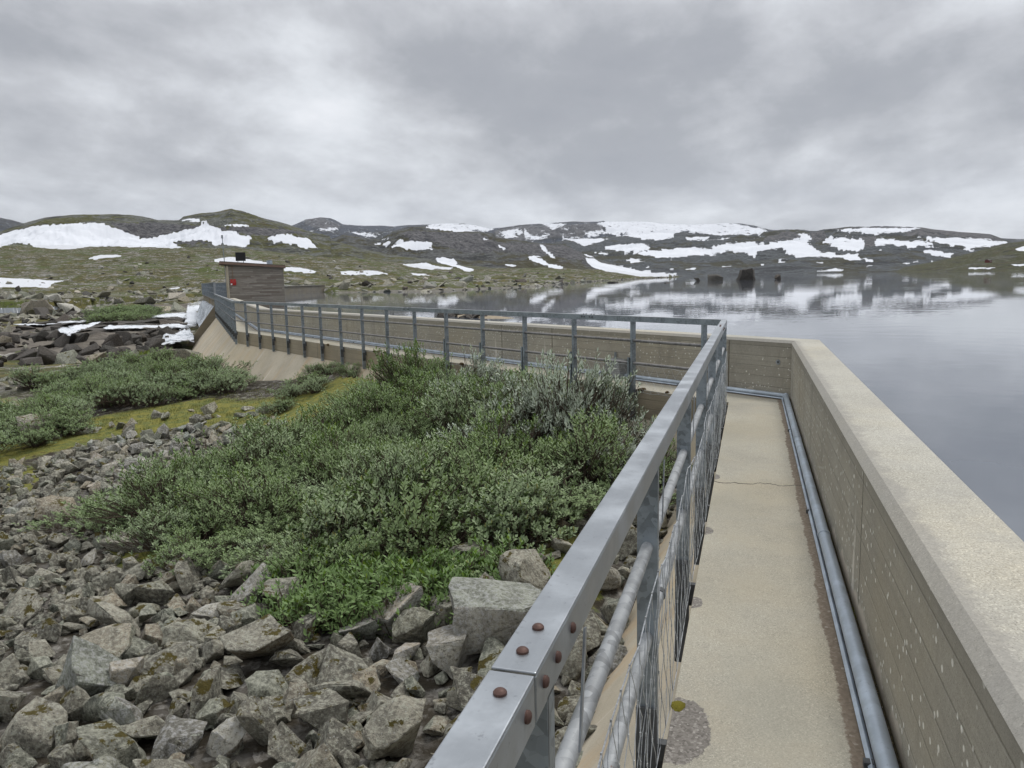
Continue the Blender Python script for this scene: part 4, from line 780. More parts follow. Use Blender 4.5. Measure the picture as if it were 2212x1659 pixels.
# single rocks one can point to in the photograph: base x, y, width in photo px, variant, rotation, height factor, label
named = [(1085,1385,200,0,(.03,.05,.35),1.1,'q','largest pale flat-topped boulder below the railing with yellow moss on top'),
 (565,1440,125,12,(.15,-.2,.9),1.0,'g','blocky brown rock with a smooth slanting grey face in the rubble'),
 (248,1365,112,6,(.1,-.1,2.2),1.1,'g','rounded light grey rock lying on top of the rubble, left of the blocky brown rock'),
 (395,1610,125,10,(.3,.1,1.9),1.3,'p','large pale rough slab standing on edge near the bottom of the rubble'),
 (250,1650,140,0,(.1,.3,1.2),.9,'g','wide mottled rock left of the large pale standing slab'),
 (858,1640,120,9,(.2,.4,.8),1.2,'g','big dark grey wedge rock near the railing at the bottom'),
 (735,1520,112,6,(.0,.2,2.6),.9,'g','orange-stained grey rock right of the blocky brown rock'),
 (893,1400,80,9,(.3,.3,.2),1.3,'g','pointed upright brown rock below the bright green plants'),
 (822,1420,50,4,(.0,.1,.2),1.35,'p','small upright pale block left of the pointed brown rock'),
 (870,1470,75,2,(.3,.0,1.2),.9,'p','angular rock with orange lichen under the pointed brown rock'),
 (825,1545,85,4,(.1,.0,.3),.9,'g','dark pitted block between the orange-stained rock and the wedge rock'),
 (585,1510,95,0,(.1,.0,.2),.9,'g','squarish dark rock with white lichen spots under the blocky brown rock'),
 (735,1310,45,4,(.1,.2,.5),1.3,'d','small standing slate-grey rock between the green herbs'),
 (535,1225,50,6,(.1,.1,.5),1.2,'p','small rounded pale rock standing alone on the moss'),
 (370,1265,34,9,(.2,.2,.5),1.0,'g','small pointed grey rock alone on the mossy gravel'),
 (480,1205,42,4,(.2,.2,.5),1.0,'g','small pinkish-grey rock at the edge of the willows'),
 (465,1330,90,5,(.35,.1,.5),1.2,'p','long pale slab lying slantwise above the blocky brown rock'),
 (430,1385,130,7,(.35,.2,.6),.9,'g','long narrow grey slab leaning to the left of the blocky brown rock'),
 (290,1180,130,5,(.1,.0,.2),1.0,'g','large flat grey boulder half sunk beside the willow edge'),
 (130,1130,90,0,(.1,.2,.2),.9,'g','flat dark rock at the left edge of the gravel'),
 (425,1235,120,8,(.1,.1,.1),.8,'g','thin flat stone resting on the gravel below the willows'),
 (90,945,85,0,(.1,.1,.3),.9,'g','pale angular slab on the left with a dark gap under it'),
 (180,935,60,5,(.1,.1,.6),.8,'g','mossy flat slab beside the pale angular slab on the left'),
 (407,787,88,10,(.0,.05,.35),1.15,'g','big square brown boulder against the foot of the sloping dam face'),
 (470,815,50,3,(.1,.1,.3),.7,'g','low broken rock beside the foot of the dam face'),
 (505,812,36,1,(.1,.1,.9),.9,'g','small dark rock right of the low broken rock at the dam foot'),
 (255,660,0,0,(0,0,0),1,'x','')]
for x, y, wpx, var, rot, zs, kd, lab in named:
    if kd == 'x': continue
    p = on_ground(x, y); put(p, w_at(wpx, p)/DIMS[var][0], rot, kd, lab, None, var, zs, .12, True)
for x, y, wpx, var, zs, kd, lab in [(92,681,62,10,1.35,'p','big pale round boulder beside the small pond on the left'), (147,676,42,2,1.1,'p','smaller greenish round boulder right of the big pale boulder by the pond'),
     (64,680,36,1,.6,'p','low pale rock in front of the big pale boulder by the pond')]:
    p = on_ground(x, y); put(p, w_at(wpx, p), (0, 0, 1), kd, lab, None, var, zs, .15, True)
for x, y, wpx, hpx, var, lab in [(1615,605.3,37,26,4,'tall flat-topped dark rock standing in the lake'), (1543,606.5,40,13,1,'low wide dark rock in the lake left of the flat-topped rock'), (1506,607.3,16,8,0,'small dark rock leftmost of the group standing in the lake'), (1681,604.0,16,12,9,'small pointed rock in the lake right of the flat-topped rock'),
     (1442,612,14,2,8,'flat stone barely above the lake left of the standing rocks'), (1322,611.5,22,4,5,'low flat rock just off the tip of the shore')]:
    p = at(x, y, LAKE-.05); s0 = w_at(wpx, p); v = var; put(p, s0, (0, 0, .4), 'f' if hpx > 20 else 'd', lab, None, v, (hpx/wpx)/DIMS[v][2]*1.25, .2, True)
def inW(poly): return [at(x, y, -1.3)[:2] for x, y in poly]
# loose rubble slope
rub = [(-900,1000),(0,965),(150,955),(165,1060),(290,1120),(480,1200),(690,1235),(760,1320),(985,1345),(1000,1245),(1180,1200),(1330,1150),(1440,1080),(1460,1000),(1560,1000),(1300,2400),(-1400,2400)]
rubW = inW(rub); placed = [(r_[2][0], r_[2][1], r_[3]*.5) for r_ in rocks]
def scatter(polyW, n, smin, smax, kind, label, group, pw=1.6, over=.62, dens=None, zs=(.8, 1.2), sink=.22, stack=0, mossy=None):
    xs = [p[0] for p in polyW]; ys = [p[1] for p in polyW]; P = np.array(polyW); k = 0; t = 0
    cand = np.random.rand(n*6, 2)*[max(xs)-min(xs), max(ys)-min(ys)]+[min(xs), min(ys)]; ok = inpoly(cand[:, 0], cand[:, 1], polyW)
    cand = cand[ok][:n]; sizes = np.sort(smin+(smax-smin)*np.random.rand(len(cand))**pw)[::-1]
    for (x, y), s_ in zip(cand, sizes):
        if dens and not dens(x, y, s_): continue
        if any((x-a)**2+(y-b_)**2 < ((s_*.5+r_)*over)**2 for a, b_, r_ in placed[-1400:]): continue
        z = float(gh(x, y)); placed.append((x, y, s_*.5)); put((x, y, z+stack*random.random()), s_, None, kind if isinstance(kind, str) else random.choice(kind), label, group, None, random.uniform(*zs), sink)
mossA = moss.copy()
def moss_at(x, y):
    a, l = polar(np.asarray(x, float), np.asarray(y, float)); i = int(np.clip((a-g_az[0])/(g_az[1]-g_az[0]), 0, NA-1)); j = int(np.clip((l-g_l[0])/(g_l[1]-g_l[0]), 0, NR-1)); return mossA[j, i]
def d_rub(x, y, s_):
    r = math.hypot(x, y); return (x > -6.5-.0*y or s_ < .34 or random.random() < .15) and (s_ < .16+.9/(1+max(r-5, 0)*.45))
GR = 'loose angular rocks of the rubble slope'
scatter(rubW, 900, .26, .60, ['g', 'g', 'g', 'g', 'g', 'p'], 'angular grey rock with lichen among the loose rubble below the railing', GR, 1.5, .50, d_rub, (.8, 1.25), .12)
scatter(rubW, 4200, .11, .28, 'g', 'angular grey rock with lichen among the loose rubble below the railing', GR, 1.2, .46, lambda x, y, s_: moss_at(x, y) < .45 or random.random() < .3)
placed = []
scatter(rubW, 3600, .05, .14, 'g', 'angular grey rock with lichen among the loose rubble below the railing', GR, 1.2, .7, lambda x, y, s_: (moss_at(x, y) < .45 or random.random() < .3) and math.hypot(x, y) > 7.5, stack=.02)
# flat pavement of small stones at the left, sparse stones on the moss
lefW = inW([(-500,790),(100,800),(20,870),(-400,960)]); scatter(lefW, 260, .2, .6, 'g', 'flat grey stone on the stony ground at the left edge', 'stones on the open ground left of the willows', 1.5, .6, zs=(.5, .8))
mosW = inW([(190,905),(420,880),(600,880),(600,930),(200,960)]); scatter(mosW, 60, .12, .42, 'g', 'small grey stone lying on the yellow moss between the willow clumps', 'stones on the yellow moss', 1.5, .9)
midW = inW([(60,975),(190,925),(430,905),(620,930),(330,1010),(190,1050),(150,960)]); scatter(midW, 1500, .07, .34, ['g', 'g', 'p'], 'grey stone on the bare strip above the left end of the big thicket', 'stones on the bare strip', 2.2, .62)
# dark boulders of the river bank
rivW = [at(x, y, -2.0)[:2] for x, y in [(-400,720),(60,708),(120,735),(230,745),(275,765),(330,760),(300,792),(200,800),(-400,812)]]
scatter(rivW, 340, .45, 1.7, ['d', 'd', 'd', 'g'], 'dark wet boulder on the river bank left of the dam', 'dark boulders along the river', 1.7, .56, zs=(.7, 1.1), sink=.25)
rv2 = [at(x, y, -2.0)[:2] for x, y in [(235,742),(330,726),(385,724),(372,742),(350,760),(345,778),(250,790),(240,760)]]
scatter(rv2, 150, .5, 1.7, 'd', 'big dark boulder between the cascade and the foaming pool', 'boulders below the spillway', 1.3, .50, zs=(.7, 1.1), sink=.3)
rv3 = [at(x, y, -1.5)[:2] for x, y in [(-300,680),(100,682),(200,676),(330,678),(340,688),(200,694),(-300,705)]]
scatter(rv3, 420, .5, 1.8, ['g', 'd'], 'grey stone on the stony bank beyond the river', 'stones on the far bank of the river', 1.6, .55, zs=(.5, .9))
rv4 = [at(x, y, -1.65)[:2] for x, y in [(398,705),(404,722),(392,724),(385,708)]]
scatter(rv4, 7, .5, 1.0, 'd', 'dark wet boulder at the edge of the white water beside the wing wall', 'wet rocks at the wing wall', 1, .7)
led = [at(x, y, -1.7)[:2] for x, y in [(60,706),(200,692),(330,688),(400,684),(402,700),(385,706),(250,712),(60,730)]]
for (x, y) in [(random.uniform(min(p[0] for p in led), max(p[0] for p in led)), random.uniform(min(p[1] for p in led), max(p[1] for p in led))) for _ in range(700)]:
    if inpoly(np.array([x]), np.array([y]), led)[0] and random.random() < .35: put((x, y, float(gh(x, y))), random.uniform(.8, 3.4), (random.gauss(0, .06), random.gauss(0, .06), HEAD+random.gauss(0, .3)), 'd', 'low brown rock ledge between the two arms of the river', 'rock ledges in the river', None, random.uniform(.18, .4), .45)
# shoreline stones and boulders of the plain
for i in range(len(shore)-1):
    a, c_ = shore[i], shore[i+1]; Ls = math.hypot(c_[0]-a[0], c_[1]-a[1])
    for k in range(int(Ls/1.15)):
        t = random.random(); x = lerp(a[0], c_[0], t)+random.gauss(-.5, .9); y = lerp(a[1], c_[1], t)+random.gauss(.5, .9)
        put((x, y, LAKE), .35+1.5*random.random()**2.6, None, random.choice('ggpd'), 'grey stone along the natural shore across the water', 'stones lining the far shore', None, .8, .3)
for k in range(1500):
    az = R(-56+50*random.random()); r = 85*math.exp(random.random()*1.65); x = r*math.sin(az); y = r*math.cos(az)
    if inpoly(np.array([x]), np.array([y]), lake_poly)[0]: continue
    put((x, y, float(gh(x, y))), .5+2.8*random.random()**3.5, None, random.choice('ggpd'), 'grey boulder scattered on the green plain beyond the river', 'boulders on the plain', None, .7, .35)
# dark rocks and pale sand shelf breaking the water just behind the parapet
isl = at(980, 683, LAKE); 
for k in range(26):
    x = isl[0]+random.gauss(0, 1.3)*d_[1][0]*-1; t = random.uniform(-2.2, 2.6); q_ = random.gauss(0, .45)
    put((isl[0]-d_[1][0]*t+n_[1][0]*q_, isl[1]-d_[1][1]*t+n_[1][1]*q_, LAKE-.02), .25+.5*random.random(), None, 'd', 'low dark rock in the shallow water just behind the parapet', 'dark rocks behind the parapet', None, .55, .3)
rocks.sort(key=lambda r_: -r_[0])
rest = {'g': [[], [], 0], 'd': [[], [], 0], 'p': [[], [], 0]}
for i, (ap, var, loc, size, rot, kind, label, group, zs) in enumerate(rocks):
    if i < 290:
        o = bpy.data.objects.new('boulder' if size > .7 else 'rock', HI[kind][var]); C.objects.link(o); o.location = loc; o.rotation_euler = rot; o.scale = (size, size, size*zs)
        tag(o, label, 'boulder' if size > .7 else 'rock', group)
    else:
        V, F = LOv[var]; Mx = np.array(Euler(rot).to_matrix()) @ np.diag([size, size, size*zs]); kk = 'd' if kind in 'df' else 'p' if kind in 'pq' else 'g'; q_ = rest[kk]; q_[0].append(V @ Mx.T+np.array(loc)); q_[1] += [tuple(j+q_[2] for j in f) for f in F]; q_[2] += len(V)
for kk, mt, lab in (('g', m_rock, 'countless smaller grey stones filling the rubble slope, river banks and plain'), ('d', m_rdark, 'many dark wet stones along the river, the shore and among the rubble'), ('p', m_rpale, 'scattered pale stones among the rubble and on the plain')):
    rb_ = mesh_obj('rubble', np.concatenate(rest[kk][0]), rest[kk][1], mt); tag(rb_, lab, 'rubble', None, 'stuff')
# sand shelf
q = MB(); ring = [(isl[0]-d_[1][0]*(1.2+3.4*math.cos(a))+n_[1][0]*(.3+.7*math.sin(a))*(1+.2*math.sin(3*a)), isl[1]-d_[1][1]*(1.2+3.4*math.cos(a))+n_[1][1]*(.3+.7*math.sin(a)), 0) for a in np.linspace(0, 2*math.pi, 28, endpoint=False)]
cxm = sum(p[0] for p in ring)/28; cym = sum(p[1] for p in ring)/28
q.add([(x, y, LAKE-.03) for x, y, _ in ring]+[(lerp(x, cxm, .45), lerp(y, cym, .45), LAKE+.05) for x, y, _ in ring]+[(cxm, cym, LAKE+.07)], [(i, (i+1) % 28, 28+(i+1) % 28, 28+i) for i in range(28)]+[(28+i, 28+(i+1) % 28, 56) for i in range(28)])
m, N, b = bsdf_mat('pale_sand'); N.l.new(N.mix(N.noise(6, 5, .6, N.pos()), (.16, .13, .09), (.36, .30, .21)), b.inputs['Base Color']); b.inputs['Roughness'].default_value = .9; structure(q.build('sandbank', m, smooth=True))
# ================================================================ river water
m, N, b = bsdf_mat('white_water'); p = N.pos(); n1 = N.noise(1.6, 6, .75, N.scale(p, (.35, 1, 1)), .6); n2 = N.noise(6, 5, .7, p)
f = N.step(N.math('ADD', N.math('MULTIPLY', n1, .7), N.math('MULTIPLY', n2, .3)), .34, .54); N.l.new(N.mix(f, (.26, .30, .34), (.76, .79, .83)), b.inputs['Base Color']); b.inputs['Roughness'].default_value = .35; bump(N, b, N.math('ADD', n1, n2), .12, .8)
tr = N.new('ShaderNodeBsdfTransparent'); mx = N.new('ShaderNodeMixShader'); N.l.new(N.step(N.math('ADD', N.attr('rim'), N.math('MULTIPLY', N.math('SUBTRACT', N.noise(1.8, 5, .7, N.scale(p, (.5, 1, 1))), .5), 2.6)), .0, .35), mx.inputs[0])
N.l.new(tr.outputs[0], mx.inputs[1]); N.l.new(b.outputs[0], mx.inputs[2]); N.l.new(mx.outputs[0], N.n['Material Output'].inputs[0]); m_foam = m
m, N, b = bsdf_mat('pond_water'); b.inputs['Base Color'].default_value = (.22, .24, .26, 1); b.inputs['Roughness'].default_value = .1; m_pond = m
def drape(name, top, bot, mat, lift=.06, z=None, n=60, rows=8, foam=0, edge=1.0):
    xs = np.linspace(max(top[0][0], bot[0][0]), min(top[-1][0], bot[-1][0]), n); vs = []
    for j in range(rows+1):
        for i, x in enumerate(xs):
            yt = np.interp(x, [a[0] for a in top], [a[1] for a in top]); yb = np.interp(x, [a[0] for a in bot], [a[1] for a in bot]); y = lerp(yt, yb, j/rows)
            y += (1.6*mn.noise(Vector((x*.09, j, 1)))+.8*mn.noise(Vector((x*.35, j, 5))))*(1 if j in (0, rows) else .3)*edge
            if z is not None: q_ = at(x, y, z)
            else:
                q_ = on_ground(x, y); q_ = (q_[0], q_[1], q_[2]+lift)
            vs.append((q_[0], q_[1], q_[2]+foam*mn.noise(Vector(q_)*1.4)))
    fs = [(j*n+i, j*n+i+1, (j+1)*n+i+1, (j+1)*n+i) for j in range(rows) for i in range(n-1)]
    o = mesh_obj(name, vs, fs, mat, smooth=True); ea = o.data.attributes.new('rim', 'FLOAT', 'POINT'); ea.data.foreach_set('value', np.array([min(j/rows, 1-j/rows, i/n*4, (1-i/(n-1))*8, .5)*2 for j in range(rows+1) for i in range(n)], np.float32)); return structure(o)
A_ = lambda *L: [ZA(*p) for p in L]
WL = -1.42
drape('river', A_((1000,372),(1060,350),(1500,348),(1790,325),(1800,240),(1815,125),(1960,100),(2010,140),(2040,200)), A_((1000,384),(1060,390),(1200,384),(1540,378),(1800,380),(1900,360),(1950,330),(2000,300),(2040,240)), m_foam, lift=.24, n=90)
drape('river', A_((130,335),(400,325),(850,290),(1300,245),(1600,225),(1830,215)), A_((130,350),(400,346),(850,312),(1300,280),(1600,270),(1830,290)), m_foam, lift=.24)
drape('cascade', A_((560,470),(700,420),(900,395),(1010,372)), A_((560,475),(680,545),(760,500),(880,440),(1010,382)), m_foam, lift=.75, foam=.1)
drape('pool', A_((1570,560),(1620,500),(1750,470),(1830,430),(1890,540)), A_((1570,600),(1700,605),(1890,580)), m_foam, lift=.7, foam=.25, n=40)
drape('pond', A_((-30,165),(280,160),(420,155),(560,155)), A_((-30,215),(240,212),(330,190),(560,180)), m_pond, lift=.12)
# sheet of water falling over the crest
vs = []; NL = 90; prof = [(.9, .036), (.12, .03), (-.12, -.12), (-.4, -.75), (-.75, -1.38), (-1.0, -1.45)]
for o_, z_ in prof:
    for i in range(NL): L = .5+(bl-.5)*i/(NL-1); vs.append(br(o_+.05*mn.noise(Vector((L*2, o_*3, 0))), L, z_+.04*mn.noise(Vector((L*3, z_*2, 4)))))
fs = [(j*NL+i, j*NL+i+1, (j+1)*NL+i+1, (j+1)*NL+i) for j in range(len(prof)-1) for i in range(NL-1)]
m, N, b = bsdf_mat('falling_water'); p = N.pos(); n1 = N.noise(2.6, 6, .75, N.scale(p, (1, 1, .10)))
N.l.new(N.mix(N.step(n1, .42, .60), (.11, .13, .15), (.66, .70, .74)), b.inputs['Base Color']); b.inputs['Roughness'].default_value = .4; bump(N, b, n1, .08, .8)
structure(mesh_obj('waterfall', vs, fs, m, smooth=True))
# ================================================================ willows
def leaf_material(name, c1, c2, under):
    m, N, b = bsdf_mat(name); g = N.new('ShaderNodeNewGeometry'); oi = N.new('ShaderNodeObjectInfo'); rnd = g.outputs['Random Per Island']
    c = N.mix(rnd, c1, c2); c = N.mix(N.math('MULTIPLY', N.step(N.math('FRACT', N.math('MULTIPLY', rnd, 13.3)), .86, .95), .6), c, (c2[0]*1.5, c2[1]*1.35, c2[2]*.9))
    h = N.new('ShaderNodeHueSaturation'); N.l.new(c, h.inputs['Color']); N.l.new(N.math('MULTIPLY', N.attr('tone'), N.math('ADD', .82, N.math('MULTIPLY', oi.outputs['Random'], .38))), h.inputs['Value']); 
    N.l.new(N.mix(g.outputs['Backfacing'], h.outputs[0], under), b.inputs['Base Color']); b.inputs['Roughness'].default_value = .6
    tr = N.new('ShaderNodeBsdfTranslucent'); N.l.new(h.outputs[0], tr.inputs['Color']); mx = N.new('ShaderNodeMixShader'); mx.inputs[0].default_value = .10
    N.l.new(b.outputs[0], mx.inputs[1]); N.l.new(tr.outputs[0], mx.inputs[2]); N.l.new(mx.outputs[0], N.n['Material Output'].inputs[0]); return m
lf_green = leaf_material('willow_leaf_green', (.080, .142, .028), (.225, .322, .085), (.20, .27, .12))
lf_silver = leaf_material('willow_leaf_silver', (.165, .215, .125), (.40, .46, .33), (.38, .43, .34))
lf_mid = leaf_material('willow_leaf_grey_green', (.100, .168, .050), (.270, .365, .145), (.26, .33, .18))
lf_bright = leaf_material('herb_leaf_bright', (.09, .17, .03), (.21, .32, .06), (.15, .23, .08))
m, N, b = bsdf_mat('willow_bark'); N.l.new(N.mix(N.noise(12, 4, .6, N.coord()), (.045, .030, .020), (.13, .10, .075)), b.inputs['Base Color']); b.inputs['Roughness'].default_value = .85; m_bark = m
m, N, b = bsdf_mat('catkin'); b.inputs['Base Color'].default_value = (.34, .33, .12, 1); b.inputs['Roughness'].default_value = .9; m_cat = m
def shrub_proto(seed, R0, H, ntw, nl, ll, lw, catk=0):
    rnd = random.Random(seed); lv = []; lf_ = []; br_ = MB(); ct = MB(); base = Vector((0, 0, 0))
    clumps = [Vector((rnd.gauss(0, .45)*R0, rnd.gauss(0, .45)*R0, H*rnd.uniform(.35, 1.05))) for _ in range(13)]; ctone = [rnd.uniform(.72, 1.22) for _ in clumps]; tones = []
    for i in range(ntw):
        tn = .85
        if rnd.random() < .80:
            ci = rnd.randrange(len(clumps)); c = clumps[ci]; tn = ctone[ci]; t = c+Vector((rnd.gauss(0, .115), rnd.gauss(0, .115), rnd.gauss(0, .085)))*R0/.6
        else:
            a = rnd.uniform(0, 6.283); q_ = math.sqrt(rnd.random()); t = Vector((math.cos(a)*q_*R0, math.sin(a)*q_*R0, 0)); t.z = H*math.sqrt(max(0, 1-q_*q_*.8))*rnd.uniform(.45, .95)
        t.z = max(t.z, .06)
        d = (t*Vector((1, 1, .4))).normalized()*.55+Vector((rnd.gauss(0, .3), rnd.gauss(0, .3), 1)); d.normalize(); ln = rnd.uniform(.06, .13)
        s0 = t-d*ln
        br_.tube([s0-Vector((s0.x*.25, s0.y*.25, .12)), s0, t], [.0045, .0035, .002], 3, False)
        if i % 9 == 0:
            mid_ = Vector((s0.x*.45+rnd.gauss(0, .06), s0.y*.45+rnd.gauss(0, .06), s0.z*.45+rnd.gauss(0, .03)))
            br_.tube([Vector((s0.x*.08, s0.y*.08, -.12)), mid_, s0-Vector((0, 0, .05)), s0], [.011, .008, .005, .003], 4, False)
        for j in range(nl):
            f = (j+rnd.random())/nl; o = s0+d*ln*(.25+.85*f); ang = j*2.4+rnd.gauss(0, .3); u = d.orthogonal().normalized(); w_ = d.cross(u)
            out = (u*math.cos(ang)+w_*math.sin(ang)); dirn = (out*lerp(1.0, .75, f)+d*lerp(.25, .8, f)+Vector((0, 0, .1))).normalized()
            sd = dirn.cross(out+d*.3).normalized() if dirn.cross(out+d*.3).length > .01 else u; L = ll*rnd.uniform(.7, 1.2); W = lw*rnd.uniform(.8, 1.2); nn = sd.cross(dirn)
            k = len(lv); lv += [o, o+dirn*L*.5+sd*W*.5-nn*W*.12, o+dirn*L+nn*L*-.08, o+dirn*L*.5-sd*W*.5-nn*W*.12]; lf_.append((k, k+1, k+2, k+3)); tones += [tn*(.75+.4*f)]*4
        if catk and rnd.random() < catk: ct.tube([t, t+Vector((rnd.gauss(0, .008), rnd.gauss(0, .008), .045))], [.006, .004], 5)
    me = bpy.data.meshes.new('foliage'); me.from_pydata([v[:] for v in lv], [], lf_); me.update(); ta = me.attributes.new('tone', 'FLOAT', 'POINT'); ta.data.foreach_set('value', np.array(tones, np.float32))
    mb_ = bpy.data.meshes.new('branches'); mb_.from_pydata(br_.v, [], br_.f); mb_.materials.append(m_bark); mb_.update()
    mc = None
    if ct.v: mc = bpy.data.meshes.new('catkins'); mc.from_pydata(ct.v, [], ct.f); mc.materials.append(m_cat); mc.update()
    return me, mb_, mc
def with_mat(trip, mat):
    me = trip[0].copy(); me.materials.append(mat); return (me, trip[1], trip[2])
raw = [shrub_proto(i+1, .60, .66, 400, 9, .056, .021) for i in range(4)]
rawb = [shrub_proto(i+21, .60, .52, 330, 8, .054, .033, .07) for i in range(2)]
rawh = [shrub_proto(i+31, .30, .22, 110, 8, .050, .019) for i in range(2)]
PR = {'green': [with_mat(t, lf_green) for t in raw], 'mid': [with_mat(t, lf_mid) for t in raw], 'silver': [with_mat(t, lf_silver) for t in raw+rawb[:1]], 'round': [with_mat(t, lf_green) for t in rawb]+[with_mat(rawb[0], lf_mid)], 'herb': [with_mat(t, lf_bright) for t in rawh]}
PARTN = ['foliage', 'branches', 'catkins']
def plant(kind, x, y, s, name, label, cat, group, zs=1.0, z=None):
    trip = random.choice(PR[kind]); e = empty(name, (x, y, float(gh(x, y)) if z is None else z), random.uniform(0, 6.28)); e.scale = (s, s, s*zs); tag(e, label, cat, group)
    for me, nm in zip(trip, PARTN):
        if me is None: continue
        o = bpy.data.objects.new(nm, me); C.objects.link(o); o.parent = e
        if nm == 'catkins': o['kind'] = 'stuff'
    return e
def region(poly, zlev, step, jitter=.35):
    W = [at(x, y, zlev)[:2] for x, y in poly]; xs = [p[0] for p in W]; ys = [p[1] for p in W]; out = []
    y = min(ys); r = 0
    while y < max(ys):
        x = min(xs)+(step/2 if r % 2 else 0)
        while x < max(xs):
            a, c_ = x+random.gauss(0, step*jitter*.6), y+random.gauss(0, step*jitter*.6)
            if inpoly(np.array([a]), np.array([c_]), W)[0]: out.append((a, c_))
            x += step
        y += step*.87; r += 1
    return out
def px_of(P):                                  # projection into photo px, for choosing the leaf colour seen there
    x, y, z = P[0], P[1], P[2]-CAMZ; u = x*math.cos(HEAD)+y*math.sin(HEAD); f_ = -x*math.sin(HEAD)+y*math.cos(HEAD)
    zz = f_*math.cos(PITCH)-z*math.sin(PITCH); v = f_*math.sin(PITCH)+z*math.cos(PITCH); u = u/zz*F_PX; v = v/zz*F_PX
    return CX+u*math.cos(ROLL)-v*math.sin(ROLL), CY-(u*math.sin(ROLL)+v*math.cos(ROLL))
main = [(300,1125),(190,1075),(190,1030),(330,1010),(560,965),(700,930),(790,895),(880,862),(1300,890),(1470,905),(1500,1000),(1400,1120),(1330,1190),(1160,1225),(1000,1255),(960,1310),(760,1320),(700,1240),(480,1200)]
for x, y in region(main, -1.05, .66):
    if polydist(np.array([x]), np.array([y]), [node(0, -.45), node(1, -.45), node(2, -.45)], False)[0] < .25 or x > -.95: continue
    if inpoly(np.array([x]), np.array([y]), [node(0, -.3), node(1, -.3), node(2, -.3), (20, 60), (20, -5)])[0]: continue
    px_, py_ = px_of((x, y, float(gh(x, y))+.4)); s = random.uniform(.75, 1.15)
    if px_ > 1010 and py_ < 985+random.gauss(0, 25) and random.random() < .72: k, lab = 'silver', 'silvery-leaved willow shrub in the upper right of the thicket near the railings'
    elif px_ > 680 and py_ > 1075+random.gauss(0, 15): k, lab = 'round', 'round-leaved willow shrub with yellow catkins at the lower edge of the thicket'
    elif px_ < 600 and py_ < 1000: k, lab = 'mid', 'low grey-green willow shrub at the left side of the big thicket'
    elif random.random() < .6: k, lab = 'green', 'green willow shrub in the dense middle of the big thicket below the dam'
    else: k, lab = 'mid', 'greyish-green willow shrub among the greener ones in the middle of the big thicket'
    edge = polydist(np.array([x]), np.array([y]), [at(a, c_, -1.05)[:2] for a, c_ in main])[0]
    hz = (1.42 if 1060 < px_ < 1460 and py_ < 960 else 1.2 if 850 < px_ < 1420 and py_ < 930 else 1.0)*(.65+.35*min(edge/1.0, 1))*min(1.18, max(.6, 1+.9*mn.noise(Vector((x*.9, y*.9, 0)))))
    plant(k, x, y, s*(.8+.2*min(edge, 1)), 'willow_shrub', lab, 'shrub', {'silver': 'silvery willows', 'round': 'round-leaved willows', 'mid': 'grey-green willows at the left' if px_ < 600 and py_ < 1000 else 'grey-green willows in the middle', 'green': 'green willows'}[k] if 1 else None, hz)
for poly, zl_, lab, gr in [([(80,835),(250,822),(520,828),(540,848),(500,868),(330,882),(200,885),(70,865)], -1.45, 'grey-green willow shrub in the band across the moss near the dam foot', 'willows of the middle band'),
                  ([(-150,900),(60,885),(180,905),(150,960),(-150,985)], -1.55, 'dark green willow shrub in the clump at the left edge', 'willows at the left edge'),
                  ([(570,870),(640,850),(760,815),(800,830),(760,865),(600,890)], -1.1, 'green willow shrub in the small clump below the dam apron', 'willows below the apron'),
                  ([(270,795),(380,790),(385,806),(280,812)], -1.5, 'small green willow shrub by the grassy bank above the river', 'willows on the bank')]:
    for x, y in region(poly, zl_, .8): plant(random.choice(['mid', 'green']) , x, y, (.62 if 'apron' in gr else 1)*random.uniform(.75, 1.15), 'willow_shrub', lab, 'shrub', gr, random.uniform(.6, .95))
for poly, zl_, s in [([(205,690),(250,678),(330,672),(345,684),(300,692),(215,697)], -1.35, 2.2)]:
    for x, y in region(poly, zl_, 2.2): plant('green', x, y, random.uniform(1.8, 2.8), 'willow_shrub', 'bright green low bush on the far bank beyond the river', 'shrub', 'bushes on the far bank', .55)
for (x, y, n, sp) in [(900,1300,16,.20), (850,1325,8,.16), (790,1330,7,.18), (640,1285,5,.22), (700,1330,4,.2), (1110,1262,3,.2)]:
    p = on_ground(x, y)
    for k in range(n): plant('herb', p[0]+random.gauss(0, sp), p[1]+random.gauss(0, sp), random.uniform(.95, 1.5), 'leafy_herb', 'bright green leafy herb growing between the rocks below the willows', 'plant', 'bright green herbs at the rubble edge')
p = at(1580, 838, 0); pl = plant('round', p[0]-.16, p[1], .30, 'willow_shoot', 'small green shoot growing up through the gap at the walkway corner', 'plant', None, 1.2, z=-.10)
# ================================================================ grass
def blades(name, spots, mat, hmin, hmax, label, cat):
    vs = []; fs = []
    for x, y, z, n, sp in spots:
        for _ in range(n):
            a = random.uniform(0, 6.28); ox, oy = random.gauss(0, sp), random.gauss(0, sp); h = random.uniform(hmin, hmax); l = h*random.uniform(.2, .7); w_ = .0035+h*.012
            k = len(vs); dx_, dy_ = math.cos(a), math.sin(a)
            vs += [(x+ox-dy_*w_, y+oy+dx_*w_, z), (x+ox+dy_*w_, y+oy-dx_*w_, z), (x+ox+dx_*l*.4, y+oy+dy_*l*.4, z+h*.65), (x+ox+dx_*l, y+oy+dy_*l, z+h)]; fs += [(k, k+1, k+2), (k, k+2, k+3)]
    o = mesh_obj(name, vs, fs, mat); tag(o, label, cat, None, 'stuff'); return o
m, N, b = bsdf_mat('grass_blade'); N.l.new(N.mix(N.new('ShaderNodeNewGeometry').outputs['Random Per Island'], (.075, .10, .022), (.20, .19, .05)), b.inputs['Base Color']); b.inputs['Roughness'].default_value = .8; m_grass = m
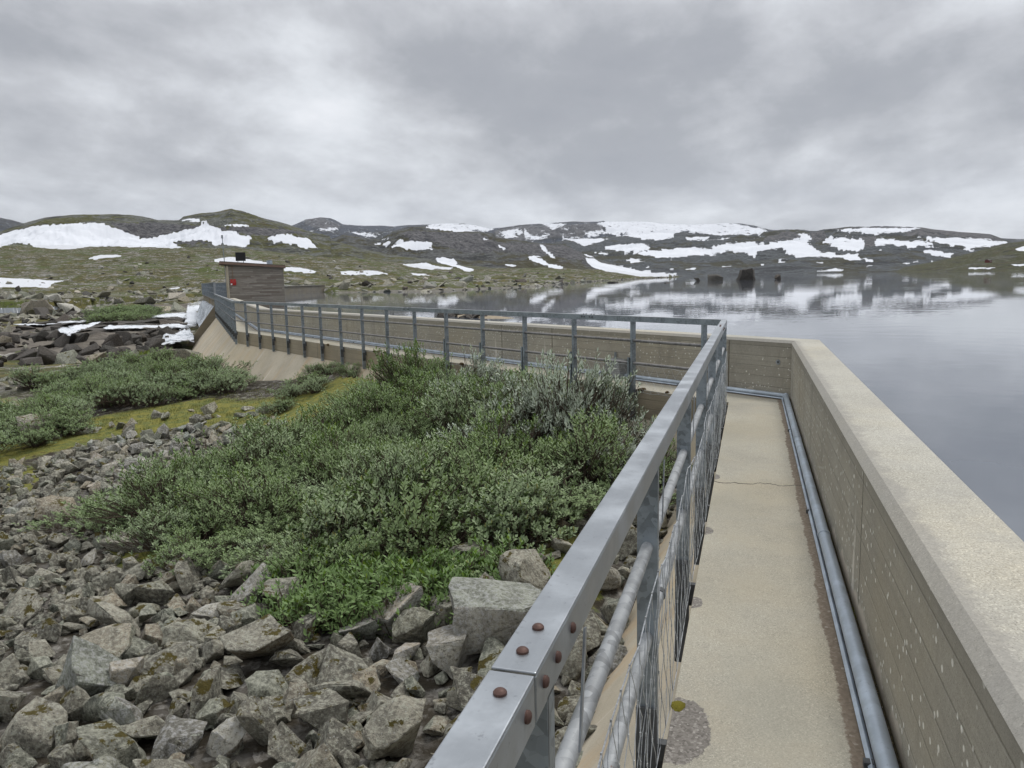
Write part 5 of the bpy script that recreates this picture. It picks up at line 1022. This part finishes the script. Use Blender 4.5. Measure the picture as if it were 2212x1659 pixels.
m, N, b = bsdf_mat('yellow_moss'); n1 = N.noise(30, 5, .7, N.pos()); N.l.new(N.mix(n1, (.06, .055, .008), (.22, .19, .02)), b.inputs['Base Color']); b.inputs['Roughness'].default_value = 1; bump(N, b, N.noise(150, 3, .6, N.pos()), .01, 1); m_moss = m
sp_ = []
for poly, n, dn in [([(190,890),(620,850),(760,850),(620,930),(420,935),(200,965)], 900, 14), ([(380,790),(560,812),(520,830),(380,815)], 260, 18), ([(560,1200),(760,1240),(900,1350),(700,1360),(560,1290)], 420, 6), ([(1150,1250),(1350,1180),(1380,1220),(1200,1330)], 60, 6), ([(0,990),(160,960),(300,1120),(100,1100)], 160, 6), ([(300,1180),(560,1200),(560,1260),(300,1240)], 200, 5)]:
    W = [at(a, c_, -1.4)[:2] for a, c_ in poly]; xs = [q_[0] for q_ in W]; ys = [q_[1] for q_ in W]
    for _ in range(n):
        x = random.uniform(min(xs), max(xs)); y = random.uniform(min(ys), max(ys))
        if inpoly(np.array([x]), np.array([y]), W)[0]: sp_.append((x, y, float(gh(x, y)), dn, .10))
blades('grass', sp_, m_grass, .02, .07, 'short yellow-green grass and moss between the stones and willows', 'grass')
m, N, b = bsdf_mat('tall_grass_blade'); N.l.new(N.mix(N.new('ShaderNodeNewGeometry').outputs['Random Per Island'], (.10, .15, .02), (.24, .28, .05)), b.inputs['Base Color']); m_tg = m
for i, (x, y, n, lab) in enumerate([(283,782,130,'left of two upright tufts of yellow-green grass above the river bank'), (307,775,130,'right of two upright tufts of yellow-green grass above the river bank'), (553,1555,50,'grass tuft in a gap between rocks of the rubble slope'), (520,1225,40,'thin grass tuft beside the small rounded pale rock')]):
    p = on_ground(x, y+8); r = math.hypot(p[0], p[1]); o = blades('grass_tuft', [(p[0], p[1], p[2], n, .0025*r)], m_tg, .007*r, .016*r, lab, 'grass tuft'); del o['kind']
# yellow flowers by the dam foot
m, N, b = bsdf_mat('yellow_petal'); b.inputs['Base Color'].default_value = (.55, .42, .02, 1); m_fl = m
W = [at(a, c_, -1.45)[:2] for a, c_ in [(375,795),(450,798),(440,812),(380,808)]]; q = MB(); xs = [a[0] for a in W]; ys = [a[1] for a in W]
for _ in range(260):
    x = random.uniform(min(xs), max(xs)); y = random.uniform(min(ys), max(ys))
    if inpoly(np.array([x]), np.array([y]), W)[0]: q.cone((x, y, float(gh(x, y))+random.uniform(.08, .2)), (random.gauss(0, .3), random.gauss(0, .3), 1), .018, .012, 5)
o = q.build('flowers', m_fl); tag(o, 'tiny yellow flowers in the moss at the foot of the dam', 'flowers', None, 'stuff')
# moss cushions
def moss_blob(x, y, z, r, parent_label):
    q = MB(); n = 10; rings = [(0, 1), (.35, .95), (.7, .65), (.95, .2)]
    vs = [(x+math.cos(a)*r*k*(1+.2*math.sin(a*3)), y+math.sin(a)*r*k*1.5, z+h*r*.55) for h, k in rings for a in np.linspace(0, 2*math.pi, n, endpoint=False)]
    q.add(vs, [(j*n+i, j*n+(i+1) % n, (j+1)*n+(i+1) % n, (j+1)*n+i) for j in range(3) for i in range(n)]+[tuple(3*n+i for i in range(n))]); o = q.build('moss_cushion', m_moss, smooth=True); tag(o, parent_label, 'moss')
pm_ = at(1462, 1525, 0); moss_blob(pm_[0]+.005, pm_[1], -.004, .028, 'small olive moss cushion on the walkway edge beside the worn grey patch')
m, N, b = bsdf_mat('dark_moss'); N.l.new(N.mix(N.noise(40, 5, .7, N.pos()), (.018, .012, .006), (.09, .055, .02)), b.inputs['Base Color']); b.inputs['Roughness'].default_value = 1; bump(N, b, N.noise(120, 3, .6, N.pos()), .01, 1); m_dm = m
q = MB()
for L, n in ((3.1, 5), (3.5, 7), (3.85, 5), (4.5, 2), (1.7, 3), (1.0, 2), (6.4, 2), (10.2, 3), (13.4, 2)):
    for _ in range(n):
        c_ = sec_local(1, random.gauss(.0, .025), L+random.gauss(0, .16)); q.cone((c_[0], c_[1], -.012), (random.gauss(0, .2), random.gauss(0, .2), 1), random.uniform(.02, .06), random.uniform(.02, .045), 9, True)
o = q.build('moss', m_dm, smooth=True); tag(o, 'dark brown moss clumps along the edge of the far walkway', 'moss', None, 'stuff')
# red cabin on the green hillside across the lake
m, N, b = bsdf_mat('red_boards'); b.inputs['Base Color'].default_value = (.10, .025, .022, 1); m_rb = m
pc_ = at_r(2135, 566, 610); cab = empty('cabin', (pc_[0], pc_[1], pc_[2]-.5), .9); cab.scale = (.5, .5, .5); tag(cab, 'tiny dark red cabin on the green hillside across the lake', 'cabin')
q = MB(); q.box((0, 0, 1.6), (9, 5, 3.2)); q.add([(-4.5, -2.5, 3.2), (4.5, -2.5, 3.2), (4.5, 2.5, 3.2), (-4.5, 2.5, 3.2), (-4.5, 0, 4.6), (4.5, 0, 4.6)], [(0, 3, 4), (1, 5, 2)]); q.build('wall', m_rb, cab)
q = MB(); q.add([(-4.9, -2.9, 3.05), (4.9, -2.9, 3.05), (4.9, 0, 4.75), (-4.9, 0, 4.75), (-4.9, 2.9, 3.05), (4.9, 2.9, 3.05)], [(0, 1, 2, 3), (3, 2, 5, 4)]); q.build('roof', m_felt, cab)
q = MB(); q.box((1.5, -2.52, 1.7), (1, .06, 1)); q.build('window', m_white, cab)
# ================================================================ haze: a thin even body of air round the whole scene
m = bpy.data.materials.new('haze_air'); m.use_nodes = True; N = NT(m.node_tree); N.n.remove(N.n['Principled BSDF'])
pv = N.new('ShaderNodeVolumePrincipled'); pv.inputs['Color'].default_value = (.80, .86, .95, 1); pv.inputs['Density'].default_value = 3.2e-5; pv.inputs['Anisotropy'].default_value = .2
N.l.new(pv.outputs[0], N.n['Material Output'].inputs['Volume'])
q = MB(); q.box((0, 4000, 740), (24000, 24000, 1500)); hz_o = q.build('haze', m); hz_o['kind'] = 'stuff'; hz_o['label'] = 'thin pale haze over the lake and far mountains'; hz_o['category'] = 'haze'
#__PART4__
